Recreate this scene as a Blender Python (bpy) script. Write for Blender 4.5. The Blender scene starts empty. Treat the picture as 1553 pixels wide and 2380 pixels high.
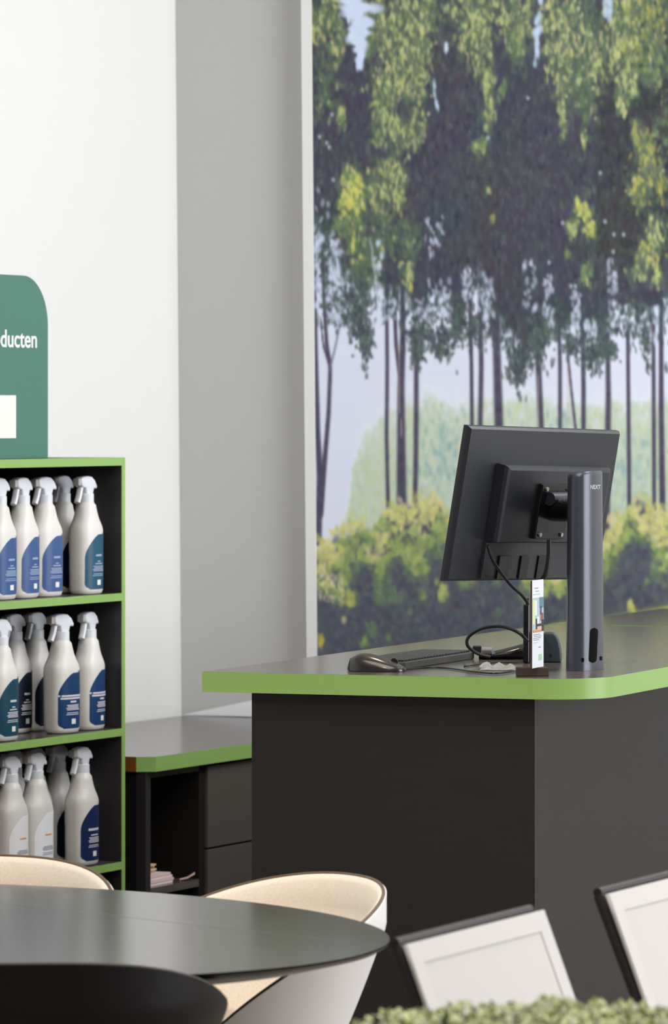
import bpy, bmesh, math, random
import numpy as np
from mathutils import Vector, Matrix
random.seed(7)
C = bpy.context.scene
COL = C.collection
F, CX, HY, H = 11000.0, 776.5, 957.0, 1.55     # focal length in pixels, centre column, horizon row, eye height

# ------------------------------------------------------------------ camera
cam = bpy.data.cameras.new('camera'); camo = bpy.data.objects.new('camera', cam); COL.objects.link(camo)
camo.location = (0, 0, H); camo.rotation_euler = (math.pi/2, 0, 0)
cam.sensor_fit = 'VERTICAL'; cam.sensor_height = 36.0; cam.lens = F*36.0/2380.0
cam.shift_y = -(1190.0-HY)/2380.0
cam.clip_start = 0.1; cam.clip_end = 100
cam.dof.use_dof = True; cam.dof.focus_distance = 9.4; cam.dof.aperture_fstop = 9.5
C.camera = camo

# ------------------------------------------------------------------ light and exposure
w = bpy.data.worlds.new('world'); C.world = w; w.use_nodes = True
w.node_tree.nodes['Background'].inputs[0].default_value = (0.95, 0.97, 1.0, 1)
w.node_tree.nodes['Background'].inputs[1].default_value = 0.22
def area(name, loc, target, sx, sy, power, color, spread=180):
    l = bpy.data.lights.new(name, 'AREA'); l.shape = 'RECTANGLE'; l.size = sx; l.size_y = sy
    l.energy = power; l.color = color; l.spread = math.radians(spread)
    o = bpy.data.objects.new(name, l); COL.objects.link(o); o.location = loc
    o.rotation_euler = (Vector(target)-Vector(loc)).to_track_quat('-Z', 'Y').to_euler()
    return o
area('shopfront_daylight', (6.6, 8.6, 2.05), (-0.6, 11.4, 1.2), 5.0, 3.0, 282, (0.96, 0.975, 1.0))
area('ceiling_fill_light', (0.2, 7.2, 3.4), (0.2, 7.2, 0), 2.4, 2.4, 78, (1.0, 0.94, 0.87))
area('ceiling_fill_light', (0.4, 4.6, 3.4), (0.4, 5.0, 0), 1.6, 1.6, 36, (1.0, 0.96, 0.92))  # unseen fill added overhead to brighten the hedge
area('ceiling_fill_light', (2.0, 10.5, 3.4), (-0.1, 12.0, 0.9), 1.6, 1.6, 98, (0.95, 0.975, 1.0))  # unseen fill added to lift the low cabinet, grey wall and mural
def spot(name, loc, target, power, color, deg, blend=0.6, size=0.05):
    l = bpy.data.lights.new(name, 'SPOT'); l.energy = power; l.color = color; l.spot_size = math.radians(deg)
    l.spot_blend = blend; l.shadow_soft_size = size
    o = bpy.data.objects.new(name, l); COL.objects.link(o); o.location = loc
    o.rotation_euler = (Vector(target)-Vector(loc)).to_track_quat('-Z', 'Y').to_euler()
spot('track_spot_table', (-0.5, 5.6, 3.3), (-0.35, 8.0, 0.7), 190, (1.0, 0.88, 0.76), 42)
spot('track_spot_counter', (0.25, 9.9, 3.3), (0.35, 9.6, 1.0), 60, (1.0, 0.78, 0.52), 50)
C.view_settings.view_transform = 'Standard'; C.view_settings.look = 'None'
C.view_settings.exposure = 0.0; C.view_settings.gamma = 1.0
C.view_settings.use_curve_mapping = False
C.cycles.max_bounces = 8; C.cycles.diffuse_bounces = 5

# ------------------------------------------------------------------ helpers
def s2l(c):
    return tuple((v/255/12.92 if v/255 <= 0.04045 else ((v/255+0.055)/1.055)**2.4) for v in c)
def at(px, d, z): return Vector(((px-CX)/F*d, d, z))
def at_z(px, py, z):
    d = F*(H-z)/(py-HY); return Vector(((px-CX)/F*d, d, z))
MATS = {}
def mat(name, rgb, rough=0.5, spec=0.5, metal=0.0, noise=None, bump=None, clear=0.0, trans=0.0, sheen=0.0, wood=None):
    if name in MATS: return MATS[name]
    m = bpy.data.materials.new(name); m.use_nodes = True; nt = m.node_tree; b = nt.nodes['Principled BSDF']
    c = s2l(rgb); b.inputs['Base Color'].default_value = (*c, 1)
    b.inputs['Roughness'].default_value = rough; b.inputs['Specular IOR Level'].default_value = spec
    b.inputs['Metallic'].default_value = metal; b.inputs['Coat Weight'].default_value = clear
    b.inputs['Transmission Weight'].default_value = trans; b.inputs['Sheen Weight'].default_value = sheen
    tc = nt.nodes.new('ShaderNodeTexCoord'); last = tc.outputs['Object']
    if wood or noise:
        mp = nt.nodes.new('ShaderNodeMapping'); nt.links.new(last, mp.inputs[0])
        mp.inputs['Scale'].default_value = wood['scale'] if wood else (noise[0],)*3
        n = nt.nodes.new('ShaderNodeTexNoise'); n.inputs['Scale'].default_value = 1.0
        n.inputs['Detail'].default_value = 6; n.inputs['Roughness'].default_value = 0.6
        nt.links.new(mp.outputs[0], n.inputs['Vector'])
        amt = wood['amt'] if wood else noise[1]
        r = nt.nodes.new('ShaderNodeValToRGB'); nt.links.new(n.outputs['Fac'], r.inputs[0])
        r.color_ramp.elements[0].position = 0.3; r.color_ramp.elements[1].position = 0.7
        r.color_ramp.elements[0].color = (*[v*(1-amt) for v in c], 1); r.color_ramp.elements[1].color = (*[min(1, v*(1+amt)) for v in c], 1)
        nt.links.new(r.outputs[0], b.inputs['Base Color'])
    if bump:
        n2 = nt.nodes.new('ShaderNodeTexNoise'); n2.inputs['Scale'].default_value = bump[0]; n2.inputs['Detail'].default_value = 4
        nt.links.new(last, n2.inputs['Vector']); bp = nt.nodes.new('ShaderNodeBump')
        bp.inputs['Strength'].default_value = bump[1]; bp.inputs['Distance'].default_value = bump[2] if len(bump) > 2 else 0.002
        nt.links.new(n2.outputs['Fac'], bp.inputs['Height']); nt.links.new(bp.outputs[0], b.inputs['Normal'])
    MATS[name] = m; return m

def empty(name, loc, rz=0.0):
    o = bpy.data.objects.new(name, None); COL.objects.link(o); o.location = loc; o.rotation_euler = (0, 0, rz)
    o.empty_display_size = 0.05; return o
def tag(o, label=None, cat=None, group=None, kind=None):
    if label: o['label'] = label
    if cat: o['category'] = cat
    if group: o['group'] = group
    if kind: o['kind'] = kind
    return o
def link(name, bm, m, parent=None, smooth=False, angle=40):
    bmesh.ops.recalc_face_normals(bm, faces=bm.faces)
    me = bpy.data.meshes.new(name); bm.to_mesh(me); bm.free()
    for mm in (m if isinstance(m, (list, tuple)) else [m]): me.materials.append(mm)
    if smooth:
        me.polygons.foreach_set('use_smooth', [True]*len(me.polygons))
        if angle < 180:
            bm2 = bmesh.new(); bm2.from_mesh(me)
            for e in bm2.edges:
                if len(e.link_faces) == 2 and e.calc_face_angle(0) > math.radians(angle): e.smooth = False
            bm2.to_mesh(me); bm2.free()
    o = bpy.data.objects.new(name, me); COL.objects.link(o)
    if parent: o.parent = parent
    return o
def nb(): return bmesh.new()
def add_box(bm, lo, hi, bev=0.0, seg=2, M=None):
    t = bmesh.new(); bmesh.ops.create_cube(t, size=1)
    for v in t.verts:
        v.co = Vector([lo[i]+(v.co[i]+0.5)*(hi[i]-lo[i]) for i in range(3)])
    if bev: bmesh.ops.bevel(t, geom=t.edges[:], offset=bev, segments=seg, affect='EDGES', profile=0.5)
    if M: t.transform(M)
    me = bpy.data.meshes.new('t'); t.to_mesh(me); t.free(); bm.from_mesh(me); bpy.data.meshes.remove(me)
    return bm
def add_prism(bm, pts, z0, z1, bev=0.0, seg=2, M=None, ring=None):
    """polygon in xy extruded in z"""
    t = bmesh.new(); vs = [t.verts.new((p[0], p[1], z0)) for p in pts]; f = t.faces.new(vs)
    r = bmesh.ops.extrude_face_region(t, geom=[f]); 
    for v in r['geom']:
        if isinstance(v, bmesh.types.BMVert): v.co.z = z1
    bmesh.ops.recalc_face_normals(t, faces=t.faces)
    if bev:
        es = [e for e in t.edges if abs(e.verts[0].co.z-e.verts[1].co.z) < 1e-7]
        bmesh.ops.bevel(t, geom=es, offset=bev, segments=seg, affect='EDGES', profile=0.5)
    if M: t.transform(M)
    me = bpy.data.meshes.new('t'); t.to_mesh(me); t.free(); bm.from_mesh(me); bpy.data.meshes.remove(me)
    return bm
def catmull(P, n=8):
    P = [Vector(p) for p in P]; out = []
    Q = [2*P[0]-P[1]]+P+[2*P[-1]-P[-2]]
    for i in range(1, len(Q)-2):
        a, b, c, d = Q[i-1], Q[i], Q[i+1], Q[i+2]
        for k in range(n):
            t = k/n
            out.append(0.5*((2*b)+(c-a)*t+(2*a-5*b+4*c-d)*t*t+(3*b-a-3*c+d)*t**3))
    out.append(P[-1]); return out
def add_tube(bm, pts, r, seg=10, closed=False, cap=True):
    pts = [Vector(p) for p in pts]; n = len(pts); rings = []
    rr = r if isinstance(r, (list, tuple)) else [r]*n
    up = None
    for i, p in enumerate(pts):
        if closed: t = pts[(i+1) % n]-pts[i-1]
        else: t = pts[min(i+1, n-1)]-pts[max(i-1, 0)]
        t.normalize()
        if up is None:
            a = Vector((0, 0, 1)) if abs(t.z) < 0.9 else Vector((1, 0, 0)); up = (a-t*a.dot(t)).normalized()
        else: up = (up-t*up.dot(t)).normalized()
        s = t.cross(up)
        rings.append([bm.verts.new(p+rr[i]*(math.cos(2*math.pi*k/seg)*up+math.sin(2*math.pi*k/seg)*s)) for k in range(seg)])
    for i in range(n if closed else n-1):
        A, B = rings[i], rings[(i+1) % n]
        for k in range(seg): bm.faces.new((A[k], A[(k+1) % seg], B[(k+1) % seg], B[k]))
    if cap and not closed:
        bm.faces.new(rings[0]); bm.faces.new(rings[-1])
    return bm
def add_loft(bm, rings, cap=True):
    R = [[bm.verts.new(p) for p in ring] for ring in rings]; n = len(R[0])
    for A, B in zip(R, R[1:]):
        for k in range(n): bm.faces.new((A[k], A[(k+1) % n], B[(k+1) % n], B[k]))
    if cap: bm.faces.new(R[0]); bm.faces.new(R[-1])
    return bm
def sring(a, b, e, z, n=32, cx=0, cy=0):
    out = []
    for k in range(n):
        t = 2*math.pi*k/n; c, s = math.cos(t), math.sin(t)
        out.append((cx+a*math.copysign(abs(c)**(2/e), c), cy+b*math.copysign(abs(s)**(2/e), s), z))
    return out
def text_bm(body, size, depth=0.0008, align='RIGHT'):
    cu = bpy.data.curves.new('t', 'FONT'); cu.body = body; cu.size = size; cu.extrude = depth/2; cu.align_x = align
    cu.offset = size*0.012
    o = bpy.data.objects.new('t', cu); COL.objects.link(o)
    bpy.context.view_layer.update()
    me = bpy.data.meshes.new_from_object(o.evaluated_get(bpy.context.evaluated_depsgraph_get()))
    bm = bmesh.new(); bm.from_mesh(me); bpy.data.meshes.remove(me)
    bpy.data.objects.remove(o); bpy.data.curves.remove(cu); return bm
def copy_tree(o, parent=None):
    c = o.copy(); COL.objects.link(c); c.parent = parent
    for ch in [x for x in o.children]: copy_tree(ch, c)
    return c

# two families of directions on the plan
UA = Vector((0.433, 0.901, 0)).normalized(); NA = Vector((UA.y, -UA.x, 0))      # left wall, shelf unit, low cabinet
UB = Vector((0.351, 0.936, 0)).normalized(); NB = Vector((UB.y, -UB.x, 0))      # reception counter
YA = math.atan2(UA.y, UA.x); YB = math.atan2(UB.y, UB.x)
UM = Vector((0.963, -0.27, 0)).normalized(); NM = Vector((UM.y, -UM.x, 0))      # grey wall (NM faces the room)
CORNER = Vector((-0.420, 12.95, 0)); LEAN = 0.0085

# ------------------------------------------------------------------ materials
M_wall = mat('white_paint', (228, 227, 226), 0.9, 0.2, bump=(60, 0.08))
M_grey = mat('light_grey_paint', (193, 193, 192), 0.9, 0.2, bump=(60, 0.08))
M_floor = mat('floor_vinyl', (150, 140, 128), 0.5, 0.4, noise=(4, 0.12))
M_ceil = mat('ceiling_white', (235, 235, 232), 0.9, 0.2)
M_green = mat('green_edge_band', (138, 176, 97), 0.32, 0.5, bump=(200, 0.03))
M_brown = mat('unfinished_board_end', (142, 84, 30), 0.7, 0.2)
M_lam = mat('dark_oak_laminate', (84, 75, 71), 0.20, 1.0, wood=dict(scale=(5, 90, 90), amt=0.22))
M_lamv = mat('dark_laminate_panel', (27, 24, 23), 0.45, 0.4, wood=dict(scale=(8, 8, 120), amt=0.12))
M_black = mat('black_laminate', (44, 42, 43), 0.38, 0.5, noise=(30, 0.1))
M_niche = mat('black_board', (22, 20, 19), 0.6, 0.3)
M_plas = mat('black_plastic', (31, 34, 41), 0.38, 0.5, bump=(900, 0.05))
M_gloss = mat('black_gloss_plastic', (20, 20, 22), 0.2, 0.5)
M_cable = mat('black_cable_rubber', (14, 14, 15), 0.35, 0.5)
M_steel = mat('dark_anodised_metal', (72, 76, 88), 0.30, 0.8, metal=0.45)
M_white = mat('white_bottle_plastic', (220, 217, 213), 0.35, 0.4)
M_spray = mat('white_sprayer_plastic', (222, 225, 232), 0.35, 0.4)
M_print = mat('light_label_print', (205, 205, 212), 0.5, 0.3)
M_print2 = mat('pale_label_print', (150, 165, 190), 0.5, 0.3)
M_sign = mat('sea_green_sign_board', (76, 120, 106), 0.55, 0.3)
M_signe = mat('sign_edge', (62, 120, 128), 0.5, 0.3)
M_cream = mat('cream_woven_fabric', (234, 222, 206), 0.9, 0.2, sheen=0.3, noise=(350, 0.10), bump=(900, 0.35))
M_shell = mat('pale_grey_shell', (238, 237, 238), 0.55, 0.4, bump=(500, 0.1))
M_pipe = mat('brown_piping', (96, 78, 62), 0.5, 0.4)
M_leather = mat('black_leather', (18, 15, 15), 0.5, 0.3, bump=(500, 0.15))
M_leatherr = mat('charcoal_leather_piping', (62, 58, 58), 0.45, 0.5)
M_frame = mat('charcoal_powder_coat', (38, 35, 34), 0.45, 0.5)
M_sling = mat('white_sling_mesh', (220, 217, 215), 0.8, 0.2, bump=(1500, 0.2))
M_tab = mat('dark_stained_tabletop', (64, 62, 60), 0.17, 0.6, wood=dict(scale=(2, 40, 40), amt=0.14))
M_tabe = mat('black_table_edge', (30, 32, 40), 0.28, 0.5)

# ------------------------------------------------------------------ the setting
def wall_quad(name, a, b, z0, z1, m, thick, lean_a=0.0, lean_b=0.0, out=None):
    """vertical wall from a to b, thickness away from the room along out"""
    bm = nb(); vs = []
    for off in (Vector((0, 0, 0)), out*thick):
        for p, ln in ((a, lean_a), (b, lean_b)):
            for z in (z0, z1):
                q = p+off; vs.append(bm.verts.new((q.x-ln*(z-1.0), q.y, z)))
    for f in ((0, 1, 3, 2), (4, 5, 7, 6), (0, 1, 5, 4), (2, 3, 7, 6), (0, 2, 6, 4), (1, 3, 7, 5)):
        bm.faces.new([vs[i] for i in f])
    return tag(link(name, bm, m), kind='structure')
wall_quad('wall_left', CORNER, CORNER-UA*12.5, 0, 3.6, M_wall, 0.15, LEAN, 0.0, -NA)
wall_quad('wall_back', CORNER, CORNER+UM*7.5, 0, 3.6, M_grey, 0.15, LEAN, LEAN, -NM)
bm = nb(); add_box(bm, (-9, -2, -0.1), (9, 16, 0)); tag(link('floor', bm, M_floor), kind='structure')
bm = nb(); add_box(bm, (-9, 0.5, 3.6), (9, 16, 3.7)); tag(link('ceiling', bm, M_ceil), kind='structure')

# ------------------------------------------------------------------ printed wall mural
WM, HM = 1000, 1700            # painting canvas: origin at print left/top, one unit = 1/870 m
CELL = 2.5
NX, NY = int(WM/CELL), int(HM/CELL)
rng = np.random.RandomState(3)
IMG = np.zeros((NY, NX, 3), np.float32)
X0, Y0 = 722.0, -140.0         # canvas column / row of the first cell
yy, xx = np.mgrid[0:NY, 0:NX]; XX = xx*CELL+X0; YY = yy*CELL+Y0
def vnoise(fx, fy, seed):
    r = np.random.RandomState(seed); gy, gx = int(HM/fy)+3, int(WM/fx)+3; g = r.rand(gy, gx)
    u = xx*CELL/fx; v = yy*CELL/fy; iu = u.astype(int); iv = v.astype(int); fu = u-iu; fv = v-iv
    fu = fu*fu*(3-2*fu); fv = fv*fv*(3-2*fv)
    return (g[iv, iu]*(1-fu)*(1-fv)+g[iv, iu+1]*fu*(1-fv)+g[iv+1, iu]*(1-fu)*fv+g[iv+1, iu+1]*fu*fv)
def mix(mask, col):
    global IMG
    IMG = IMG*(1-mask[..., None])+np.array(col, np.float32)*mask[..., None]
def stroke(x, y, rx, ry, col, a=1.0, ang=0.0):
    i0 = int((x-X0-3*max(rx, ry))/CELL); i1 = int((x-X0+3*max(rx, ry))/CELL)+1
    j0 = int((y-Y0-3*max(rx, ry))/CELL); j1 = int((y-Y0+3*max(rx, ry))/CELL)+1
    i0, j0, i1, j1 = max(i0, 0), max(j0, 0), min(i1, NX), min(j1, NY)
    if i0 >= i1 or j0 >= j1: return
    dx = XX[j0:j1, i0:i1]-x; dy = YY[j0:j1, i0:i1]-y
    if ang: dx, dy = dx*math.cos(ang)+dy*math.sin(ang), -dx*math.sin(ang)+dy*math.cos(ang)
    q = (dx/rx)**2+(dy/ry)**2
    m = (a/(1+np.exp(np.clip((q-1.0)*2.6, -30, 30))))[..., None]
    IMG[j0:j1, i0:i1] = IMG[j0:j1, i0:i1]*(1-m)+np.array(col, np.float32)*m
def line(x, pts):
    px, py = zip(*pts); return np.interp(x, px, py)
def jit(c, s=12): 
    k = rng.randn()*s; return (c[0]+k+rng.randn()*3, c[1]+k+rng.randn()*3, c[2]+k*0.8+rng.randn()*3)
# sky
t = np.clip((YY-0)/1000, 0, 1)
IMG[:] = np.stack([208+16*t, 220+8*t, 244+2*t], -1)
# distant wood
top = [(722, 1400), (790, 1290), (812, 1180), (828, 1080), (850, 1010), (880, 985), (905, 968), (950, 945), (985, 925), (1010, 922), (1060, 945), (1120, 935), (1190, 925), (1230, 925), (1290, 940), (1340, 938), (1400, 945), (1440, 932), (1500, 938), (1560, 928), (1730, 930)]
tpm = line(XX, top); nz_ = vnoise(14, 30, 21)*.6+vnoise(6, 14, 22)*.4; md_ = .85/(1+np.exp(-np.clip((YY-tpm-16+(nz_-.5)*70)/16, -30, 30)))*np.clip((XX-785)/25, 0, 1)
mix(md_, (188, 202, 178))
for k in range(5200):
    x = rng.uniform(790, 1720); y = rng.uniform(930, 1330); tp = line(x, top)
    if y < tp: continue
    f = (y-tp)/200
    teal = math.exp(-((x-1045)/60)**2-((y-1060)/90)**2)+math.exp(-((x-1465)/75)**2-((y-1095)/75)**2)+0.5*math.exp(-((x-1300)/60)**2-((y-1000)/60)**2)
    if rng.rand() < 0.8*teal: col = [(128, 168, 172), (110, 154, 166), (146, 182, 180)][rng.randint(3)]
    elif rng.rand() < 0.16: col = (204, 214, 214)
    elif rng.rand() < 0.5: col = (190, 203, 166)
    else: col = (172, 194, 166) if rng.rand() < 0.6 else (202, 208, 172)
    stroke(x, y, rng.uniform(3, 6), rng.uniform(6, 12), jit(col, 3), 0.26)
# trunks
def trunk(pts, w, col=(82, 78, 98), hl=None):
    pts0 = pts; pts = []
    for a_, b_ in zip(pts0, pts0[1:]):
        n_ = max(2, int(math.hypot(b_[0]-a_[0], b_[1]-a_[1])/5))
        pts += [Vector((a_[0]+(b_[0]-a_[0])*q/n_, a_[1]+(b_[1]-a_[1])*q/n_, 0)) for q in range(n_)]
    for i, p in enumerate(pts):
        ww = w if not isinstance(w, tuple) else w[0]+(w[1]-w[0])*i/len(pts)
        stroke(p.x, p.y, ww/2, 9, jit(col, 4), 0.9)
        if hl and i % 2: stroke(p.x-ww*0.3, p.y, ww*0.16, 10, hl, 0.6)
T = [([(738, 560), (739, 800), (742, 1000), (747, 1110), (741, 1265)], (7, 15)), ([(757, 560), (760, 700), (766, 800), (774, 855), (769, 960), (758, 1080), (748, 1200)], (6, 11)),
     ([(909, 640), (909, 850), (906, 1010), (908, 1180)], 8), ([(926, 660), (930, 800), (939, 880), (940, 1030)], 8), ([(947, 660), (946, 800), (941, 900), (940, 1190)], (9, 21)),
     ([(979, 740), (977, 900), (975, 1050), (971, 1190)], 10), ([(1104, 680), (1107, 850), (1107, 1000), (1105, 1090)], 8), ([(1128, 650), (1130, 850), (1126, 1000), (1126, 1090)], 10),
     ([(1164, 560), (1166, 800), (1170, 1000), (1170, 1120)], (14, 19)), ([(1266, 700), (1262, 820), (1268, 1000), (1266, 1120)], 12), ([(1311, 720), (1313, 850), (1311, 1110)], 8),
     ([(1331, 820), (1338, 900), (1348, 1000), (1350, 1100)], 5), ([(1366, 760), (1367, 900), (1365, 1110)], 9), ([(1423, 780), (1424, 920), (1421, 1060), (1415, 1260)], (9, 15)),
     ([(1470, 770), (1470, 950), (1470, 1200)], 8), ([(1529, 740), (1528, 950), (1527, 1190)], 8), ([(1547, 700), (1545, 950), (1546, 1200)], (9, 12)), ([(1600, 700), (1598, 1200)], 14), ([(1655, 700), (1660, 1200)], 9)]
for p, wd in T: trunk(p, wd)
trunk([(774, 855), (757, 800), (752, 740)], 3); trunk([(774, 855), (788, 800), (800, 740)], 3, (120, 125, 150))
for x, y0, y1 in ((937, 800, 960), (941, 980, 1020), (1262, 880, 1010), (1330, 860, 980)):
    for y in range(y0, y1, 14): stroke(x, y, 2, 9, (196, 178, 170), 0.55)
# crowns
bot = [(722, 600), (745, 560), (770, 560), (790, 620), (820, 650), (860, 700), (885, 650), (905, 690), (950, 740), (980, 790), (1010, 720), (1050, 740), (1080, 760), (1100, 700), (1130, 690), (1150, 740), (1190, 800), (1230, 850), (1262, 800), (1290, 740), (1320, 770), (1350, 780), (1385, 800), (1410, 800), (1435, 770), (1480, 760), (1520, 740), (1560, 740), (1720, 760)]
B = line(XX, bot); ns = vnoise(16, 26, 1)*0.6+vnoise(40, 60, 2)*0.4
m = 1/(1+np.exp(-np.clip((B-25+(ns-0.5)*150-YY)/9, -30, 30)))
base = np.stack([74+14*(vnoise(60, 90, 5)-0.5), 75+14*(vnoise(50, 90, 6)-0.5), 88+14*(vnoise(70, 90, 7)-0.5)], -1)
dk = np.clip((XX-1350)/220, 0, 1)*np.clip((900-YY)/500, 0, 1)
base = base-dk[..., None]*np.array([14, 13, 22])
IMG = IMG*(1-m[..., None])+base*m[..., None]
for k in range(15000):
    x = rng.uniform(722, 1722); y = rng.uniform(-140, 900); b = line(x, bot)
    if y > b+rng.randn()*45+10: continue
    near = (b-y)
    c = [(70, 70, 84), (82, 86, 96), (64, 66, 78), (88, 98, 98), (78, 80, 92)][rng.randint(5)]
    if x > 1400 and y < 600: c = (c[0]-10, c[1]-8, c[2]-18)
    if near < 60: c = (c[0]-4, c[1]+6, c[2]-2)
    stroke(x, y, rng.uniform(2, 4.5), rng.uniform(5, 12), jit(c, 6), 0.7, rng.randn()*0.15)
# hanging clumps into the sky
for cx_, cy_, rx, ry, n in ((845, 740, 26, 60, 120), (862, 800, 12, 45, 40), (815, 700, 30, 40, 60), (772, 690, 20, 70, 60), (980, 800, 16, 40, 60), (1040, 800, 22, 30, 50), (1010, 770, 30, 30, 40), (1120, 760, 40, 40, 70), (1215, 850, 22, 50, 90), (1262, 790, 22, 50, 60), (1340, 800, 20, 25, 40), (1385, 825, 18, 35, 60), (1420, 810, 20, 25, 50), (1512, 800, 10, 40, 30), (1290, 760, 40, 30, 60), (760, 600, 26, 60, 60), (1075, 760, 20, 40, 50)):
    for k in range(n*2):
        x, y = cx_+rng.randn()*rx*0.6, cy_+rng.randn()*ry*0.6
        c = [(76, 84, 88), (84, 98, 96), (96, 112, 108), (72, 76, 88)][rng.randint(4)]
        stroke(x, y, rng.uniform(2, 4), rng.uniform(4, 9), jit(c, 6), 0.75, rng.randn()*0.3)
# lit foliage
L, Yl, G, Dg = (176, 183, 126), (196, 196, 108), (118, 138, 98), (92, 112, 92)
cl = [(760, 50, 32, 60, L, 55), (785, 20, 22, 60, G, 40), (735, 60, 12, 60, Yl, 20), (800, 90, 24, 60, G, 40), (790, 130, 12, 30, L, 10), (765, 200, 26, 70, Dg, 50), (806, 265, 8, 30, L, 16),
      (905, 30, 36, 70, L, 60), (965, 20, 36, 60, L, 60), (915, 90, 22, 40, L, 40), (950, 80, 30, 60, L, 70), (1005, 50, 20, 60, L, 50), (955, 130, 36, 50, L, 90), (925, 190, 36, 60, L, 110), (975, 180, 26, 60, L, 80), (900, 250, 24, 60, L, 80), (930, 290, 20, 40, L, 40), (985, 300, 16, 45, L, 50), (955, 320, 16, 32, L, 30), (890, 320, 14, 22, Dg, 20),
      (900, 240, 10, 50, G, 20), (870, 80, 10, 60, G, 30), (1000, 120, 22, 40, G, 30), (1020, 30, 30, 30, G, 20),
      (1095, 20, 34, 60, L, 60), (1150, 20, 40, 60, L, 70), (1210, 20, 36, 70, L, 60), (1105, 90, 24, 60, L, 40), (1140, 130, 20, 60, L, 60), (1130, 60, 20, 60, L, 40), (1225, 70, 26, 60, L, 50), (1155, 250, 13, 60, L, 50), (1148, 200, 9, 30, L, 16), (1215, 110, 14, 50, G, 30), (1132, 340, 16, 20, G, 20), (1185, 210, 10, 22, G, 12),
      (1305, 30, 30, 80, L, 70), (1300, 110, 18, 80, L, 50), (1345, 40, 22, 80, L, 50), (1330, 130, 20, 80, L, 60), (1328, 205, 13, 50, L, 40), (1322, 280, 8, 40, L, 20), (1382, 40, 24, 60, Dg, 40), (1385, 110, 30, 50, L, 50), (1370, 170, 18, 50, G, 40), (1400, 160, 14, 60, L, 25), (1375, 230, 26, 50, Dg, 50), (1374, 320, 6, 26, L, 10),
      (1460, 30, 30, 80, L, 90), (1500, 30, 36, 90, (158, 160, 92), 90), (1545, 60, 26, 100, (150, 152, 84), 70), (1450, 120, 26, 70, L, 70), (1490, 120, 28, 60, (160, 162, 94), 60), (1480, 190, 24, 50, L, 60), (1460, 240, 14, 30, L, 25), (1535, 150, 24, 60, G, 40),
      (1490, 300, 8, 22, (165, 165, 95), 8), (1515, 340, 24, 40, (172, 168, 96), 50), (1520, 400, 18, 50, (172, 170, 98), 40), (1495, 440, 20, 40, (176, 172, 98), 50), (1545, 420, 14, 50, (160, 160, 90), 30),
      (828, 430, 20, 32, Yl, 90), (822, 480, 24, 26, Yl, 80), (845, 460, 14, 40, Yl, 40), (905, 420, 28, 40, L, 110), (935, 410, 18, 40, L, 60), (890, 470, 14, 40, L, 40), (938, 460, 12, 26, L, 25), (835, 540, 22, 50, G, 70), (860, 590, 30, 60, Dg, 90), (905, 540, 26, 60, Dg, 60), (960, 560, 24, 60, Dg, 50), (850, 605, 6, 12, Yl, 5), (960, 640, 10, 24, L, 16), (965, 665, 6, 8, Yl, 4), (830, 560, 8, 40, Yl, 14), (800, 520, 14, 20, G, 20),
      (1158, 510, 5, 8, Yl, 4), (1148, 440, 5, 10, L, 3), (1365, 490, 20, 26, Yl, 34), (1345, 530, 12, 26, L, 22), (1385, 530, 14, 18, Yl, 26), (1375, 640, 12, 26, G, 20), (1330, 590, 6, 10, G, 5),
      (1535, 545, 16, 40, L, 40), (1515, 590, 22, 30, (180, 178, 100), 50), (1500, 630, 18, 24, L, 34), (1540, 640, 12, 22, L, 20), (1600, 300, 60, 300, G, 160), (1660, 100, 60, 180, L, 160)]
for cx_, cy_, rx, ry, c, n in cl:
    for k in range(int(n*.8)):
        stroke(cx_+rng.randn()*rx*.75, cy_+rng.randn()*ry*.65, rng.uniform(3, 6), rng.uniform(6, 14), jit((98, 116, 94), 8), 0.5, rng.randn()*0.2)
for cx_, cy_, rx, ry, c, n in cl:
    for k in range(int(n*1.25)):
        x, y = cx_+rng.randn()*rx*0.55, cy_+rng.randn()*ry*0.5
        cc = c if rng.rand() < 0.62 else [(112, 134, 90), (92, 112, 86), (196, 198, 140)][rng.randint(3)]
        stroke(x, y, rng.uniform(2, 4.2), rng.uniform(4, 11), jit(cc, 8), 0.72, rng.randn()*0.2)
for cx_, cy_, rx, ry, c, n in cl:
    if c is Yl or n < 30: continue
    for k in range(int(n*.30)):
        x, y = cx_+rng.randn()*rx*0.6, cy_+rng.randn()*ry*0.55
        stroke(x, y, rng.uniform(2, 4), rng.uniform(5, 13), jit((82, 94, 88), 6), 0.62, rng.randn()*0.2)
# gaps of sky between the crowns
def gap(pts, w, n, col=(208, 222, 246), a=0.9):
    for k in range(n):
        t_ = rng.rand(); i = min(int(t_*(len(pts)-1)), len(pts)-2); f = t_*(len(pts)-1)-i
        x = pts[i][0]+(pts[i+1][0]-pts[i][0])*f; y = pts[i][1]+(pts[i+1][1]-pts[i][1])*f
        ww = w[0]+(w[1]-w[0])*t_
        stroke(x+rng.randn()*ww*0.3, y+rng.randn()*4, ww*rng.uniform(0.25, 0.5), rng.uniform(5, 12), jit(col, 3), a)
gap([(846, -130), (845, 0), (850, 60), (849, 110), (851, 160)], (60, 8), 120); gap([(834, 20), (825, 25), (822, 60)], (10, 6), 14)
gap([(1275, -100), (1275, 0), (1265, 70), (1266, 110), (1266, 160)], (14, 8), 40, (186, 206, 228)); gap([(1432, -100), (1432, 0), (1433, 60)], (15, 12), 26, (180, 196, 214))
gap([(1030, 180), (1024, 210), (1030, 240), (1035, 256)], (7, 5), 12, (180, 200, 222)); gap([(1055, 112), (1056, 106)], (8, 8), 4, (215, 225, 245))
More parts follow.
